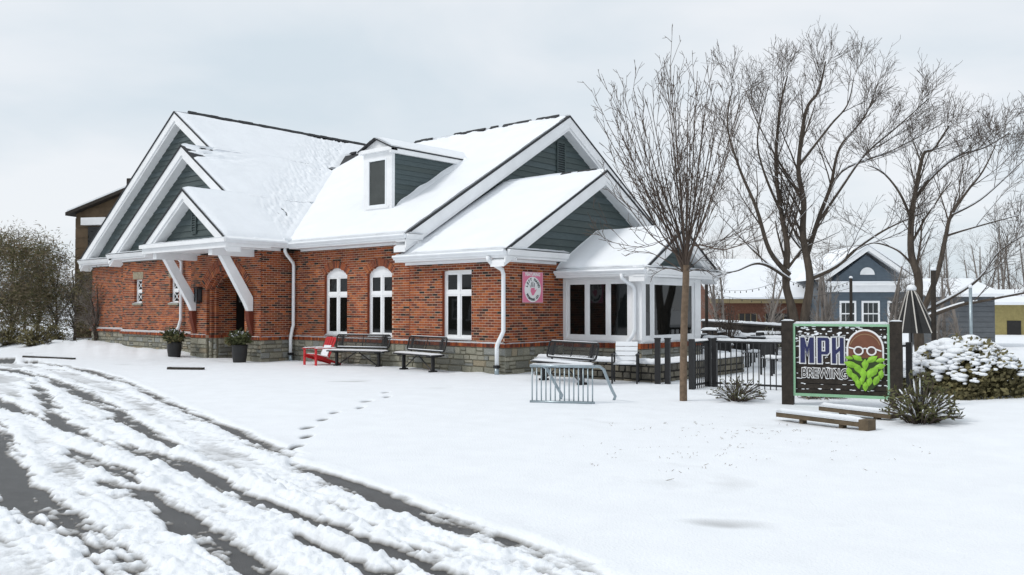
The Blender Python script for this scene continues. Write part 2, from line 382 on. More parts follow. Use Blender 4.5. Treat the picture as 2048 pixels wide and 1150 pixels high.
def brick_wall(fr, u0, u1, z0, z1, holes=(), thick=.22, phase=0., part='wall'):
    mb = MB(); rows = int(round((z1-z0)/CO)); ch = (z1-z0)/rows
    prev = None; zst = z0
    ss = []
    for i in range(rows): ss.append(segs(u0, u1, z0+(i+.5)*ch, holes))
    i = 0
    while i < rows:
        j = i
        while j+1 < rows and ss[j+1] == ss[i]: j += 1
        for a, b in ss[i]: mb.lb(fr, a+.012, b-.012, -thick, -.004, z0+i*ch, z0+(j+1)*ch)
        i = j+1
    wp = mb.build(part, MORT, PUB)
    for i in range(rows):
        for a, b in ss[i]:
            k0 = math.floor((a-phase)/.203)-1; u = phase+k0*.203+(i % 2)*.1015
            while u < b:
                p, q = max(u+.0065, a+.002), min(u+.1965, b-.002)
                if p-a > .003 and p-a < .06: p = a+.002
                if b-q > .003 and b-q < .06: q = b-.002
                dp = -thick+.004 if (a > u0+.01 and p < a+.01) or (b < u1-.01 and q > b-.01) else -.02
                if q-p > .058 or (q-p > .012 and b-a < .12): ALLB.append((wp, fr, p, q, z0+i*ch+.0068, z0+(i+1)*ch-.0068, random.choices(range(7), BRW)[0], dp))
                u += .203
    return wp
def stone_wall(fr, u0, u1, z0, z1, holes=(), thick=.25, dark=False, part='wall', parent=None):
    mb = MB(); 
    zc = sorted({z0, z1})
    s0 = segs(u0, u1, (z0+z1)/2, holes)
    for a, b in s0: mb.lb(fr, a+.02, b-.02, -thick, -.012, z0, z1)
    wp = mb.build(part, DMORT if dark else SMORT, parent or PUB)
    z = z0
    while z < z1-.02:
        hh = random.choice([.11, .13, .16, .20]);
        if z1-z < .24: hh = z1-z
        hh = min(hh, z1-z)
        for a, b in s0:
            u = a
            while u < b-.01:
                L = min(random.uniform(.14, .46)*(1.15 if hh > .14 else .9), b-u)
                if b-(u+L) < .1: L = b-u
                if hh > .15 and L < .34 and random.random() < .5:
                    ALLS.append((wp, fr, u+.006, u+L-.006, z+.006, z+hh/2-.006, dark)); ALLS.append((wp, fr, u+.006, u+L-.006, z+hh/2+.006, z+hh-.006, dark))
                else: ALLS.append((wp, fr, u+.006, u+L-.006, z+.006, z+hh-.006, dark))
                u += L
        z += hh
    return wp
SILLB = MB()
def sill_course(fr, u0, u1, zb=.70, zt=.80, proud=.035):
    u = u0
    while u < u1-.02:
        q = min(u+.0677, u1); SILLB.lb(fr, u+.003, q-.003, -.16, proud+random.uniform(-.003, .003), zb+.004, zt, random.choices(range(1, 8), [22, 30, 8, 24, 8, 2, 8])[0]); u = q
    SILLB.lb(fr, u0+.012, u1-.012, -.15, proud-.007, zb, zt-.004, 0)
SNOWY = MB()   # snow lying on ledges of the pub
def ledge_snow(fr, a0, a1, b0, b1, c, t=.035, seed=0, step=.08, fall=.03):
    m = slab_snow(fr, a0, a1, b0, b1, c, t, step, seed, fall); SNOWY.add(m.v, m.f)

FRONT = frame((0, 0, 0), (1, 0, 0), (0, -1, 0)); GAB = frame((0, 0, 0), (0, 1, 0), (1, 0, 0))
YE = -1.15; YG2 = -.75; YG1 = .40; XR = -8.93
ENT = frame((0, YE, 0), (1, 0, 0), (0, -1, 0)); RET = frame((XR, 0, 0), (0, 1, 0), (1, 0, 0))
W2F = frame((0, YG2, 0), (1, 0, 0), (0, -1, 0)); W1F = frame((0, YG1, 0), (1, 0, 0), (0, -1, 0))
ENTL = frame((-13.1, 0, 0), (0, -1, 0), (-1, 0, 0))
WIN = [(-6.75, .54, 1), (-4.75, .53, 1), (-1.68, .53, 0)]
WZ0, WZ1 = .86, 2.68
holes = [segarch(c, hw, WZ0, WZ1, .22) if a else rect(c-hw, c+hw, WZ0, WZ1) for c, hw, a in WIN]
# brick walls
brick_wall(FRONT, XR, -3.5, .80, 3.50, holes[:2])
brick_wall(FRONT, -3.5, 0, .80, 2.90, holes[2:], phase=.04)
brick_wall(GAB, 0, 2.42, .80, 2.90, phase=-.02)
brick_wall(RET, YE, 0, .80, 3.50, phase=.05)
AX = -10.95
brick_wall(ENT, -13.1, XR, .80, 3.45, [segarch(AX, 1.12, .0, 2.28, .62)], thick=.1)
brick_wall(W2F, -18.9, -13.1, .80, 3.50, [rect(-17.95, -17.35, 1.86, 2.78), rect(-15.25, -14.65, 1.86, 2.78)])
brick_wall(W1F, -24.2, -18.9, .80, 3.50)
brick_wall(ENTL, .75, 1.15, .8, 3.45)
# stepped orders and reveal of the entrance arch
for k, (hw, b0, b1) in enumerate([(1.0, -.20, -.1), (.88, -.30, -.2)]):
    f = frame((0, YE-b1, 0), (1, 0, 0), (0, -1, 0)); zs = 2.28; rise = .62-.07*(k+1)
    brick_wall(f, AX-1.12, AX+1.12, .80, 3.0, [segarch(AX, hw, 0, zs, rise)], thick=.1)
    stone_wall(f, AX-1.12, AX-hw, 0, .70, [], .1); stone_wall(f, AX+hw, AX+1.12, 0, .70, [], .1)
    sill_course(f, AX-1.12, AX-hw, proud=.02); sill_course(f, AX+hw, AX+1.12, proud=.02)
REVL = frame((AX-.88, YE, 0), (0, 1, 0), (1, 0, 0)); brick_wall(REVL, .3, .95, .80, 2.95)
stone_wall(REVL, .3, .95, 0, .70); sill_course(REVL, .3, .95, proud=.015)
m = MB(); m.lb(REVL, .95, 3.2, -.2, -.04, 0, 3.0); m.build('porch_side', DOORM, PUB)  # near-black panel: the recess's shade is put into its colour
REVR = frame((AX+.88, YE, 0), (0, -1, 0), (-1, 0, 0)); m = MB(); m.lb(REVR, -3.2, -.302, -.2, 0, 0, 3.0); m.build('porch_side', BRICKS[3], PUB)
m = MB(); m.bx(AX-1.08, AX+1.08, YE+3.0, YE+3.2, 0, 3.1); m.build('porch_wall', BRICKS[3], PUB)
m = MB(); m.bx(AX-1.08, AX+1.08, YE+.302, YE+3.2, 2.78, 3.0); m.build('porch_ceiling', BRICKS[3], PUB)
d = MB(); d.bx(AX-.1, AX+.72, YE+2.92, YE+2.975, 0.02, 2.3); d = d.build('door', DOORM, PUB)
h_ = MB(); h_.tube([(AX, YE+2.90, 1.0), (AX, YE+2.86, 1.0), (AX, YE+2.86, 1.3), (AX, YE+2.90, 1.3)], .012); h_.build('handle', GALV, d)
def arch_ring(fr, uc, half, zs, rise, t, b0, b1, n, name='arch_ring'):
    Rr = (half*half+rise*rise)/(2*rise); cz = zs+rise-Rr; a = math.asin(min(1, half/Rr)); mb = MB()
    def pt(an, r, b): return fr(uc+r*math.sin(an), b, cz+r*math.cos(an))
    for i in range(n):
        p, q = -a+2*a*(i+.08)/n, -a+2*a*(i+.92)/n
        mb.hexa([pt(p, Rr, b1), pt(q, Rr, b1), pt(q, Rr, b0), pt(p, Rr, b0), pt(p, Rr+t, b1), pt(q, Rr+t, b1), pt(q, Rr+t, b0), pt(p, Rr+t, b0)], random.choices(range(1, 8), [20, 28, 10, 24, 8, 2, 8])[0])
    for i in range(24):
        p, q = -a+2*a*i/24, -a+2*a*(i+1)/24; e = .004
        mb.hexa([pt(p, Rr+e, b1-.003), pt(q, Rr+e, b1-.003), pt(q, Rr+e, b0), pt(p, Rr+e, b0), pt(p, Rr+t-e, b1-.003), pt(q, Rr+t-e, b1-.003), pt(q, Rr+t-e, b0), pt(p, Rr+t-e, b0)], 0)
    mb.build(name, [MORT]+BRICKS, PUB, kind='stuff')
for c, hw, a in WIN[:2]: arch_ring(FRONT, c, hw, WZ1, .22, .215, -.1, .012, 25)
arch_ring(ENT, AX, 1.12, 2.28, .62, .20, -.1, .012, 34); 
f_ = ENT
def ring2():
    half, rise = 1.12, .62; Rr = (half*half+rise*rise)/(2*rise); cz = 2.28+rise-Rr
    r2 = Rr+.21; half2 = r2*half/Rr; zs2 = cz+r2*math.cos(math.asin(half/Rr)); arch_ring(ENT, AX, half2, zs2, cz+r2-zs2, .20, -.1, .014, 40)
ring2()
arch_ring(frame((0, YE+.1, 0), (1, 0, 0), (0, -1, 0)), AX, 1.0, 2.28, .55, .10, -.1, .010, 30)
arch_ring(frame((0, YE+.2, 0), (1, 0, 0), (0, -1, 0)), AX, .88, 2.28, .48, .11, -.1, .010, 26)
# stone plinths and rowlock sill course
stone_wall(FRONT, XR, 0, 0, .70); stone_wall(GAB, 0, 2.42, 0, .70); stone_wall(RET, YE, 0, 0, .70)
stone_wall(ENT, -13.1, AX-1.12, 0, .70, [], .1); stone_wall(ENT, AX+1.12, XR, 0, .70, [], .1); stone_wall(W2F, -18.9, -13.1, 0, .70); stone_wall(W1F, -24.2, -18.9, 0, .70); stone_wall(ENTL, .75, 1.15, 0, .70)
sill_course(FRONT, XR, .035); sill_course(GAB, 0, 2.42); sill_course(RET, YE-.035, 0); sill_course(ENT, -13.1, AX-1.12); sill_course(ENT, AX+1.12, XR)
sill_course(W2F, -18.9, -13.1, proud=.10); sill_course(W1F, -24.2, -18.9, proud=.10)
for c, hw, _ in WIN: ledge_snow(FRONT, c-hw, c+hw, -.12, .035, .865, .05, 3, .05)
ledge_snow(FRONT, XR, .03, .001, .036, .80, .045, 1); ledge_snow(GAB, 0, 2.42, .001, .034, .80, .03, 2); ledge_snow(RET, YE, 0, .001, .034, .80, .03, 4)
ledge_snow(ENT, -13.1, AX-1.12, .001, .034, .80, .03, 5); ledge_snow(ENT, AX+1.12, XR, .001, .034, .80, .03, 6)
ledge_snow(W2F, -18.9, -13.5, .001, .10, .80, .07, 7); ledge_snow(W1F, -24.2, -19, .001, .10, .80, .07, 8)

# windows
def window(fr, u0, u1, z0, z1, mull=(), trans=None, arch=0, fw=.055, setb=-.09, name='window', sash=.045):
    w_ = MB(); w_.lb(fr, u0, u1, setb-.06, setb, z0, z0+fw); w_.lb(fr, u0, u1, setb-.06, setb, z1-fw, z1)
    w_.lb(fr, u0, u0+fw, setb-.06, setb+.002, z0+fw, z1-fw); w_.lb(fr, u1-fw, u1, setb-.06, setb+.002, z0+fw, z1-fw)
    for q in mull: w_.lb(fr, q-.035, q+.035, setb-.06, setb+.003, z0+fw, z1-fw)
    if trans: w_.lb(fr, u0+fw, u1-fw, setb-.06, setb-.001, trans-.04, trans+.04)
    if arch:
        hw = (u1-u0)/2; uc = (u0+u1)/2; Rr = (hw*hw+arch*arch)/(2*arch); cz = z1+arch-Rr; a = math.asin(hw/Rr)
        pts = [fr(uc+Rr*math.sin(t), setb-.05, cz+Rr*math.cos(t)) for t in np.linspace(-a, a, 15)]
        w_.prism(pts, fr.n*.06)
    W_ = w_.build(name, WHITE, PUB)
    ub = [u0+fw]+[v for q in mull for v in (q-.035, q+.035)]+[u1-fw]; zb = [z0+fw, trans-.04, trans+.04, z1-fw] if trans else [z0+fw, z1-fw]
    fm = MB()
    for i in range(0, len(ub), 2):
        for j in range(0, len(zb), 2):
            a, b, c, d_ = ub[i], ub[i+1], zb[j], zb[j+1]; s = sash
            fm.lb(fr, a, b, setb-.05, setb-.014, c, c+s); fm.lb(fr, a, b, setb-.05, setb-.014, d_-s, d_); fm.lb(fr, a, a+s, setb-.05, setb-.015, c+s, d_-s); fm.lb(fr, b-s, b, setb-.05, setb-.015, c+s, d_-s)
            g_ = MB(); tl = random.uniform(-.004, .004); g_.hexa([fr(a+s, setb-.03+tl, c+s), fr(b-s, setb-.03, c+s), fr(b-s, setb-.04, c+s), fr(a+s, setb-.04, c+s), fr(a+s, setb-.03, d_-s), fr(b-s, setb-.03+tl, d_-s), fr(b-s, setb-.04, d_-s), fr(a+s, setb-.04, d_-s)])
            g_.build('pane', GLASS, W_)
    fm.build('sash_frame', WHITE, W_)
    bk = MB(); bk.lb(fr, u0, u1, setb-.30, setb-.2, z0, z1); bk.build('interior', DOORM, W_)
    return W_
for c, hw, a in WIN:
    window(FRONT, c-hw, c+hw, WZ0+.03, WZ1, [c], 2.10, .22 if a else 0)
    for e_ in (c-hw-.01, c+hw): j = MB(); j.lb(FRONT, e_, e_+.01, -.16, -.004, WZ0, WZ1, 0); j.build('jamb', BRICKS[1], PUB)
for uc in (-17.65, -14.95):
    f2 = W2F; W_ = window(f2, uc-.3, uc+.3, 1.86, 2.78, [], 2.32, 0, .05, -.10, 'window', .03)
    k = MB()
    for z0, z1 in ((1.93, 2.27), (2.37, 2.71)):
        for s in (1, -1): k.tube([f2(uc-s*.22, -.105, z0), f2(uc+s*.22, -.105, z1)], .014, 4)
    k.build('muntin', WHITE, W_)
    s_ = MB(); s_.lb(f2, uc-.36, uc+.36, -.1, .06, 1.79, 1.86); s_.build('sill', STONES[0], W_)
    l_ = MB(); l_.lb(f2, uc-.4, uc+.4, -.02, .012, 2.78, 3.05); l_.build('lintel', STONES[4], W_)
    ledge_snow(f2, uc-.35, uc+.35, -.08, .06, 1.86, .04, 9)

# ---- gables with lapped boards
def gable(fr, ul, ur, zb, apex_u, apex_z, name, drop=.0, expo=.19, zmin=None, umin=None):
    """triangular wall with one board per course"""
    sl = (apex_z-zb)/(apex_u-ul); sr = (apex_z-zb)/(ur-apex_u); bk = MB()
    bk.prism([fr(ul, -.06, zb), fr(ur, -.06, zb), fr(apex_u, -.06, apex_z)], fr.n*.05); g_ = bk.build(name, SHING, PUB)
    z = zb if zmin is None else zmin; k = 0
    while z < apex_z-.12:
        z2 = min(z+expo, apex_z-.02)
        ua, ub = ul+(z-zb)/sl, ur-(z-zb)/sr; uc, ud = ul+(z2-zb)/sl, ur-(z2-zb)/sr
        if umin is not None: ua, uc = max(ua, umin), max(uc, umin)
        if ub-ua > .1:
            b_ = MB(); b_.hexa([fr(ua, .034, z-.012), fr(ub, .034, z-.012), fr(ub, -.005, z-.012), fr(ua, -.005, z-.012), fr(uc, .006, z2), fr(ud, .006, z2), fr(ud, -.005, z2), fr(uc, -.005, z2)])
            b_.build('siding_board', SIDE if k % 3 else SIDE2, g_)
        z = z2; k += 1
    return g_
def vent(fr, u0, u1, z0, z1):
    v = MB(); v.lb(fr, u0, u1, .03, .035, z0, z1); V_ = v.build('gable_vent', BLACK, PUB)
    fm = MB(); fm.lb(fr, u0-.05, u0, .02, .075, z0-.05, z1+.05); fm.lb(fr, u1, u1+.05, .02, .075, z0-.05, z1+.05); fm.lb(fr, u0, u1, .02, .075, z0-.05, z0); fm.lb(fr, u0, u1, .02, .075, z1, z1+.05); fm.build('vent_frame', SIDE, V_)
    n = int((z1-z0)/.075)
    for i in range(n):
        z = z0+(i+.3)*(z1-z0)/n; s = MB(); s.hexa([fr(u0, .072, z-.012), fr(u1, .072, z-.012), fr(u1, .036, z+.03), fr(u0, .036, z+.03), fr(u0, .072, z), fr(u1, .072, z), fr(u1, .036, z+.042), fr(u0, .036, z+.042)]); s.build('slat', SIDE2, V_)
# roof planes ----------------------------------------------------------
S1 = .66; E1X = -8.43; E1Z = 3.75        # left wing, slope falling to +X
def zl(x): return E1Z+S1*(E1X-x)
S2 = .60; E2Y = -.50; E2Z = 3.72         # right wing, slope falling to -Y
def zr(y): return E2Z+S2*(y-E2Y)
S3 = .56; E3Y = -.45; E3Z = 3.14
def z3(y): return E3Z+S3*(y-E3Y)
S4 = .575; E4Y = 2.02; E4Z = 2.70
def z4(y): return E4Z+S4*(y-E4Y)
G1X, G2X, G3X = -16.55, -13.88, -10.92
G1L, G2L, G3L = 2*G1X-E1X, 2*G2X-E1X, 2*G3X-E1X
Y1, Y2, Y3 = 0.0, -1.15, -2.70
RIDY = 6.9; R3Y = 3.95; R4Y = 3.95
def deck(corners, name='roof', t=.06):   # corners in order, a shingle slab below the given plane
    mb = MB(); p = [Vector(c) for c in corners]; n = len(p)
    mb.prism([q-Vector((0, 0, t)) for q in p], (0, 0, t)); return mb.build(name, SHING, PUB)
def valley_x(y): return E1X-(S2*(y-E2Y)+E2Z-E1Z)/S1
def roofsnow(roof, P, us, vs_, fn): snow_sheet(P, us, vs_, fn).build('snow', SNOW, roof, smooth=True)
def edge_t(U, V, u0, u1, v0, v1, t, seed, fall=.14, open_=''):
    e = np.full(U.shape, 9.)
    if 'a' not in open_: e = np.minimum(e, U-u0)
    if 'b' not in open_: e = np.minimum(e, u1-U)
    if 'c' not in open_: e = np.minimum(e, V-v0)
    if 'd' not in open_: e = np.minimum(e, v1-V)
    e = e+.09*(fbm(U*3.1, V*3.1, 3, seed+9)-.5); return t*np.sqrt(np.clip(e/fall, .03, 1))*(.7+.6*fbm(U*1.3, V*1.3, 4, seed))+.008*(fbm(U*9, V*9, 2, seed+3)-.5)
# left wing right-hand slope in three steps
rL = deck([(E1X, Y3, zl(E1X)), (E1X, 2.2, zl(E1X)), (G3X, 5, zl(G3X)), (G3X, Y3, zl(G3X))])
rL2 = deck([(G3X, Y2, zl(G3X)), (G3X, 6, zl(G3X)), (G2X, 8, zl(G2X)), (G2X, Y2, zl(G2X))])
rL3 = deck([(G2X, Y1, zl(G2X)), (G2X, 10, zl(G2X)), (G1X, 12, zl(G1X)), (G1X, Y1, zl(G1X))])
def lsnow(roof, x0, x1, y0, y1, sd, op):
    def th(U, V):
        t = edge_t(U, V, x0, x1, y0, y1, .085, sd, .2, op)
        vx = E1X-(S2*(V-E2Y)+E2Z-E1Z)/S1; dd = vx-U
        band = sstep(.05, .35, dd)*sstep(2.5, 1.2, dd+.5*(fbm(U*.9, V*.9, 2, 77)-.5))*sstep(-.9, .2, V)
        along = U*.45+V*.9; acr = U*.9-V*.45
        st = fbm(acr*4.5, along*15, 3, 81)
        t = t-band*(.036+.135*(st-.50))
        if sd == 2:   # blown patch behind the second ridge
            b2 = np.exp(-((U-G2X-.35)/.55)**2-((V-Y2-.7)/1.5)**2); t = t-b2*(.07+.3*(fbm(U*9, V*3, 3, 5)-.5))
        return t
    roofsnow(roof, lambda u, v: Vector((u, v, zl(u))), np.arange(x0, x1+.001, (x1-x0)/max(8, int((x1-x0)/.04))), np.arange(y0, y1+.001, (y1-y0)/int((y1-y0)/.045)), th)
lsnow(rL, G3X, E1X-.01, Y3+.03, 2.0, 1, 'ad'); lsnow(rL2, G2X, G3X+.10, Y2+.03, 5.0, 2, 'abd'); lsnow(rL3, G1X+.05, G2X+.10, Y1+.03, 9.4, 3, 'bd')
# left-hand slopes of the three gables
def mir(x, g, eave): return eave
for gx, gl, y0, y1, nm in ((G1X, G1L, Y1, 12., 'a'), (G2X, G2L, Y2, 1.0, 'b'), (G3X, G3L, Y3, -.2, 'c')):
    z_ap = zl(gx); r_ = deck([(gx, y0, z_ap), (gx, y1, z_ap), (gl, y1, E1Z), (gl, y0, E1Z)])
    roofsnow(r_, lambda u, v, gx=gx, z_ap=z_ap: Vector((u, v, z_ap-S1*(gx-u))), np.linspace(gl+.02, gx, 16), np.linspace(y0+.03, y1, 12), lambda U, V: edge_t(U, V, U.min(), U.max(), V.min(), V.max(), .07, 11, .2, 'bd'))
# right wing
XG = -3.5; RX = -3.08
rR = deck([(-17, E2Y, zr(E2Y)), (RX, E2Y, zr(E2Y)), (RX, RIDY, zr(RIDY)), (-17, RIDY, zr(RIDY))]); 
rRb = deck([(-17, RIDY, zr(RIDY)), (RX, RIDY, zr(RIDY)), (RX, 2*RIDY-E2Y, E2Z), (-17, 2*RIDY-E2Y, E2Z)])
def rsn(U, V):
    t = edge_t(U, V, -17, RX-.03, E2Y+.02, RIDY, .085, 15, .2, 'a')
    top = sstep(RIDY-1.2, RIDY-.1, V); t = t-top*(.02+.22*(fbm(U*3.2, V*7, 3, 61)-.5)*sstep(-11, -9, U))
    return t
roofsnow(rR, lambda u, v: Vector((u, v, zr(v))), np.arange(-13.6, RX-.02, .09), np.linspace(E2Y+.02, RIDY, 80), rsn)
roofsnow(rRb, lambda u, v: Vector((u, v, 2*zr(RIDY)-zr(v))), np.linspace(-17, RX-.03, 30), np.linspace(RIDY, 2*RIDY-E2Y, 12), lambda U, V: edge_t(U, V, -17, RX, RIDY, 14, .07, 19, .2, 'c'))
# lower wing
X3 = .42
r3 = deck([(XG-.02, E3Y, z3(E3Y)), (X3, E3Y, z3(E3Y)), (X3, R3Y, z3(R3Y)), (XG-.02, R3Y, z3(R3Y))]); r3b = deck([(XG-.02, R3Y, z3(R3Y)), (X3, R3Y, z3(R3Y)), (X3, 2*R3Y-E3Y, E3Z), (XG-.02, 2*R3Y-E3Y, E3Z)])
def s3(U, V):
    t = edge_t(U, V, XG, X3-.03, E3Y+.02, R3Y, .085, 23, .18)
    b = np.exp(-((U-XG-.2)/.55)**2-((V-E3Y-.5)/.5)**2); return t-b*(.02+.28*(fbm(U*9, V*6, 3, 71)-.45))
roofsnow(r3, lambda u, v: Vector((u, v, z3(v))), np.linspace(XG, X3-.03, 60), np.linspace(E3Y+.02, R3Y, 66), s3)
roofsnow(r3b, lambda u, v: Vector((u, v, 2*z3(R3Y)-z3(v))), np.linspace(XG, X3-.03, 16), np.linspace(R3Y, 2*R3Y-E3Y, 12), lambda U, V: edge_t(U, V, XG, X3, R3Y, 8.3, .07, 19, .2, 'c'))
# sunroom roof
SX = 2.48; X4 = 2.86; BY4 = 2*R4Y-E4Y
r4 = deck([(.02, E4Y, z4(E4Y)), (X4, E4Y, z4(E4Y)), (X4, R4Y, z4(R4Y)), (.02, R4Y, z4(R4Y))]); r4b = deck([(.02, R4Y, z4(R4Y)), (X4, R4Y, z4(R4Y)), (X4, BY4, E4Z), (.02, BY4, E4Z)])
def s4(U, V): return edge_t(U, V, .02, X4-.02, E4Y+.02, R4Y, .11, 27, .18, 'ad')
roofsnow(r4, lambda u, v: Vector((u, v, z4(v))), np.linspace(.03, X4-.03, 40), np.linspace(E4Y+.02, R4Y, 32), s4)
roofsnow(r4b, lambda u, v: Vector((u, v, 2*z4(R4Y)-z4(v))), np.linspace(.03, X4-.03, 30), np.linspace(R4Y, BY4-.02, 24), lambda U, V: edge_t(U, V, .02, X4, R4Y, BY4, .11, 29, .18, 'c'))
# ridge caps, blown clear of snow
def ridge(roof, p, q, r=.055, dz=.03, gaps=0, seed=0):
    p, q = Vector(p), Vector(q); n = int((q-p).length/.3); rg = random.Random(seed); m = MB()
    for i in range(n):
        if rg.random() < gaps: continue
        a, b = p.lerp(q, i/n), p.lerp(q, (i+1.05)/n); u = (b-a).normalized(); s = u.cross(Vector((0, 0, 1))); z = Vector((0, 0, dz+rg.uniform(-.012, .012)))
        m.hexa([a-s*.13-Vector((0, 0, .06))+z, b-s*.13-Vector((0, 0, .06))+z, b+s*.13-Vector((0, 0, .06))+z, a+s*.13-Vector((0, 0, .06))+z, a-s*.03+Vector((0, 0, r))+z, b-s*.03+Vector((0, 0, r))+z, b+s*.03+Vector((0, 0, r))+z, a+s*.03+Vector((0, 0, r))+z])
    m.build('ridge_cap', SHING, roof, kind='stuff')
ridge(rL3, (G1X, Y1+.6, zl(G1X)), (G1X, 12, zl(G1X)), .055, .05, .02, 1)
ridge(rR, (-14.6, RIDY, zr(RIDY)), (RX-.5, RIDY, zr(RIDY)), .04, .055, .38, 2)
ridge(r3, (XG+.2, R3Y, z3(R3Y)), (X3-.1, R3Y, z3(R3Y)), .03, .05, .8, 3)
# gable walls
gable(W1F, -24.2, -8.9, 3.45, G1X, zl(G1X)-.12, 'gable_wall'); gable(W2F, -18.9, -8.9, 3.45, G2X, zl(G2X)-.12, 'gable_wall')
fG3 = frame((0, Y3+.42, 0), (1, 0, 0), (0, -1, 0)); gable(fG3, G3L+.1, E1X-.1, 3.74, G3X, zl(G3X)-.14, 'gable_wall')
fR = frame((XG, 0, 0), (0, 1, 0), (1, 0, 0)); gable(fR, -.1, 2*RIDY+.1, 3.45, RIDY, zr(RIDY)-.1, 'gable_wall', zmin=3.45)
fR3 = frame((0, 0, 0), (0, 1, 0), (1, 0, 0)); gable(fR3, -.1, 2*R3Y+.1, 3.0, R3Y, z3(R3Y)-.1, 'gable_wall')
fR4 = frame((SX+.02, 0, 0), (0, 1, 0), (1, 0, 0)); gable(fR4, E4Y+.25, BY4-.25, 2.68, R4Y, z4(R4Y)-.1, 'gable_wall')
vent(fG3, G3X+.02, G3X+.2, 4.05, 4.65); vent(fR, RIDY-.22, RIDY+.14, 6.0, 7.25)
# rake boards
def rake(fr, u0, z0, u1, z1, b0, b1, wd=.26, name='rake_board'):
    """a white board under a sloping roof edge; the second, slimmer board steps back"""
    m = MB(); s = wd*1.0
    m.hexa([fr(u0, b1, z0-s), fr(u1, b1, z1-s), fr(u1, b0, z1-s), fr(u0, b0, z0-s), fr(u0, b1, z0), fr(u1, b1, z1), fr(u1, b0, z1), fr(u0, b0, z0)])
    m.hexa([fr(u0, b0-.003, z0-s-.10), fr(u1, b0-.003, z1-s-.10), fr(u1, b0-.45, z1-s-.10), fr(u0, b0-.45, z0-s-.10), fr(u0, b0-.003, z0-s+.05), fr(u1, b0-.003, z1-s+.05), fr(u1, b0-.45, z1-s+.05), fr(u0, b0-.45, z0-s+.05)])
    m.build(name, WHITE, PUB)
def rakes(fr, ul, ur, zb, ua, za, b1, wd=.26, mr=None):
    rake(fr, ul, zb-.065, ua, za-.065, b1-.04, b1, wd)
    if mr: rake(fr, ua, za-.065, mr, za-.065-(za-zb)/(ur-ua)*(mr-ua), b1-.04, b1, wd)
    else: rake(fr, ua, za-.065, ur, zb-.065, b1-.04, b1, wd)
def fY(y): return frame((0, y, 0), (1, 0, 0), (0, -1, 0))
def fX(x): return frame((x, 0, 0), (0, 1, 0), (1, 0, 0))
rakes(fY(Y1), G1L, E1X, E1Z, G1X, zl(G1X), -.03, .30, mr=G2X+.3); rakes(fY(Y2), G2L, E1X, E1Z, G2X, zl(G2X), -.03, .30, mr=G3X+.3); rakes(fY(Y3), G3L, E1X, E1Z, G3X, zl(G3X), -.03, .24)
rakes(fX(RX), E2Y, 2*RIDY-E2Y, E2Z, RIDY, zr(RIDY), -.02, .34); rakes(fX(X3), E3Y, 2*R3Y-E3Y, E3Z, R3Y, z3(R3Y), -.02, .26); rakes(fX(X4), E4Y, BY4, E4Z, R4Y, z4(R4Y), -.02, .17)
# gutters, friezes, soffits
def gutter(p, q, out, fz, fh=.25, dpt=.42, ends=True):
    """K-profile gutter along p->q, soffit back to the wall and frieze board on it; out = outward direction"""
    p, q, out = Vector(p), Vector(q), Vector(out).normalized(); m = MB(); Z = Vector((0, 0, 1)); 
    pr = [(0, -.02), (.10, -.02), (.115, -.05), (.10, -.075), (.06, -.115), (.05, -.14), (0, -.14)]
    m.prism([p+out*a+Z*b for a, b in pr], q-p); g_ = m.build('gutter', WHITEM, PUB)
    f2 = MB(); a = p+out*-.001; b = q+out*-.001
    f2.hexa([a-Z*.20-out*.03, b-Z*.20-out*.03, b-Z*.20, a-Z*.20, a-Z*.05-out*.03, b-Z*.05-out*.03, b-Z*.05, a-Z*.05])
    f2.hexa([a-Z*.20-out*dpt, b-Z*.20-out*dpt, b-Z*.20-out*.03, a-Z*.20-out*.03, a-Z*.17-out*dpt, b-Z*.17-out*dpt, b-Z*.17-out*.03, a-Z*.17-out*.03])
    f2.hexa([a-Z*fh-out*dpt, b-Z*fh-out*dpt, b-Z*fh-out*(dpt-.04), a-Z*fh-out*(dpt-.04), a-Z*.19-out*dpt, b-Z*.19-out*dpt, b-Z*.19-out*(dpt-.04), a-Z*.19-out*(dpt-.04)])
    f2.build('soffit', WHITE, g_)
    L = (q-p).length; fr = frame(p, q-p, out); ledge_snow(fr, 0, L, -.03, .085, -.022, .045, int(L*7), .1, .05)
gutter((XR+.5, E2Y, E2Z), (RX, E2Y, E2Z), (0, -1, 0), 0, .26, .47)
gutter((E1X, Y3+.02, E1Z), (E1X, E2Y, E1Z), (1, 0, 0), 0, .28, .47)
gutter((XG-.1, E3Y, E3Z), (X3, E3Y, E3Z), (0, -1, 0), 0, .27, .42)
gutter((0.05, E4Y, E4Z), (X4, E4Y, E4Z), (0, -1, 0), 0, .22, .36)
def cornice(fr, u0, u1, z, dp, h=.28, fz=-99.):
    """horizontal return with a little pent cap across the foot of a gable"""
    m = MB(); m.hexa([fr(u0, dp, z-.14), fr(u1, dp, z-.14), fr(u1, 0, z-.14), fr(u0, 0, z-.14), fr(u0, dp+.08, z), fr(u1, dp+.08, z), fr(u1, 0, z+.06), fr(u0, 0, z+.06)])
    m.lb(fr, u0, u1, 0, dp-.05, z-.20, z-.143); m.lb(fr, max(u0, fz), u1, 0, .045, z-h, z-.203); m.build('cornice', WHITE, PUB)
    ledge_snow(fr, u0+.02, u1-.02, .03, dp+.06, z+.03, .05, int(abs(u0)*3), .1, .05)
cornice(GAB, -.40, 2.05, E3Z-.01, .44, .27, -.04)
cornice(frame((SX, 0, 0), (0, 1, 0), (1, 0, 0)), E4Y-.02, BY4+.02, E4Z-.01, .40, .22, 2.36)
cornice(frame((XG, 0, 0), (0, 1, 0), (1, 0, 0)), -.5, .1, E2Z-.02, .42, .26, -.04)
cornice(frame((0, YG2, 0), (1, 0, 0), (0, -1, 0)), -19.3, -13.1, E1Z-.02, .42, .27, -18.9)
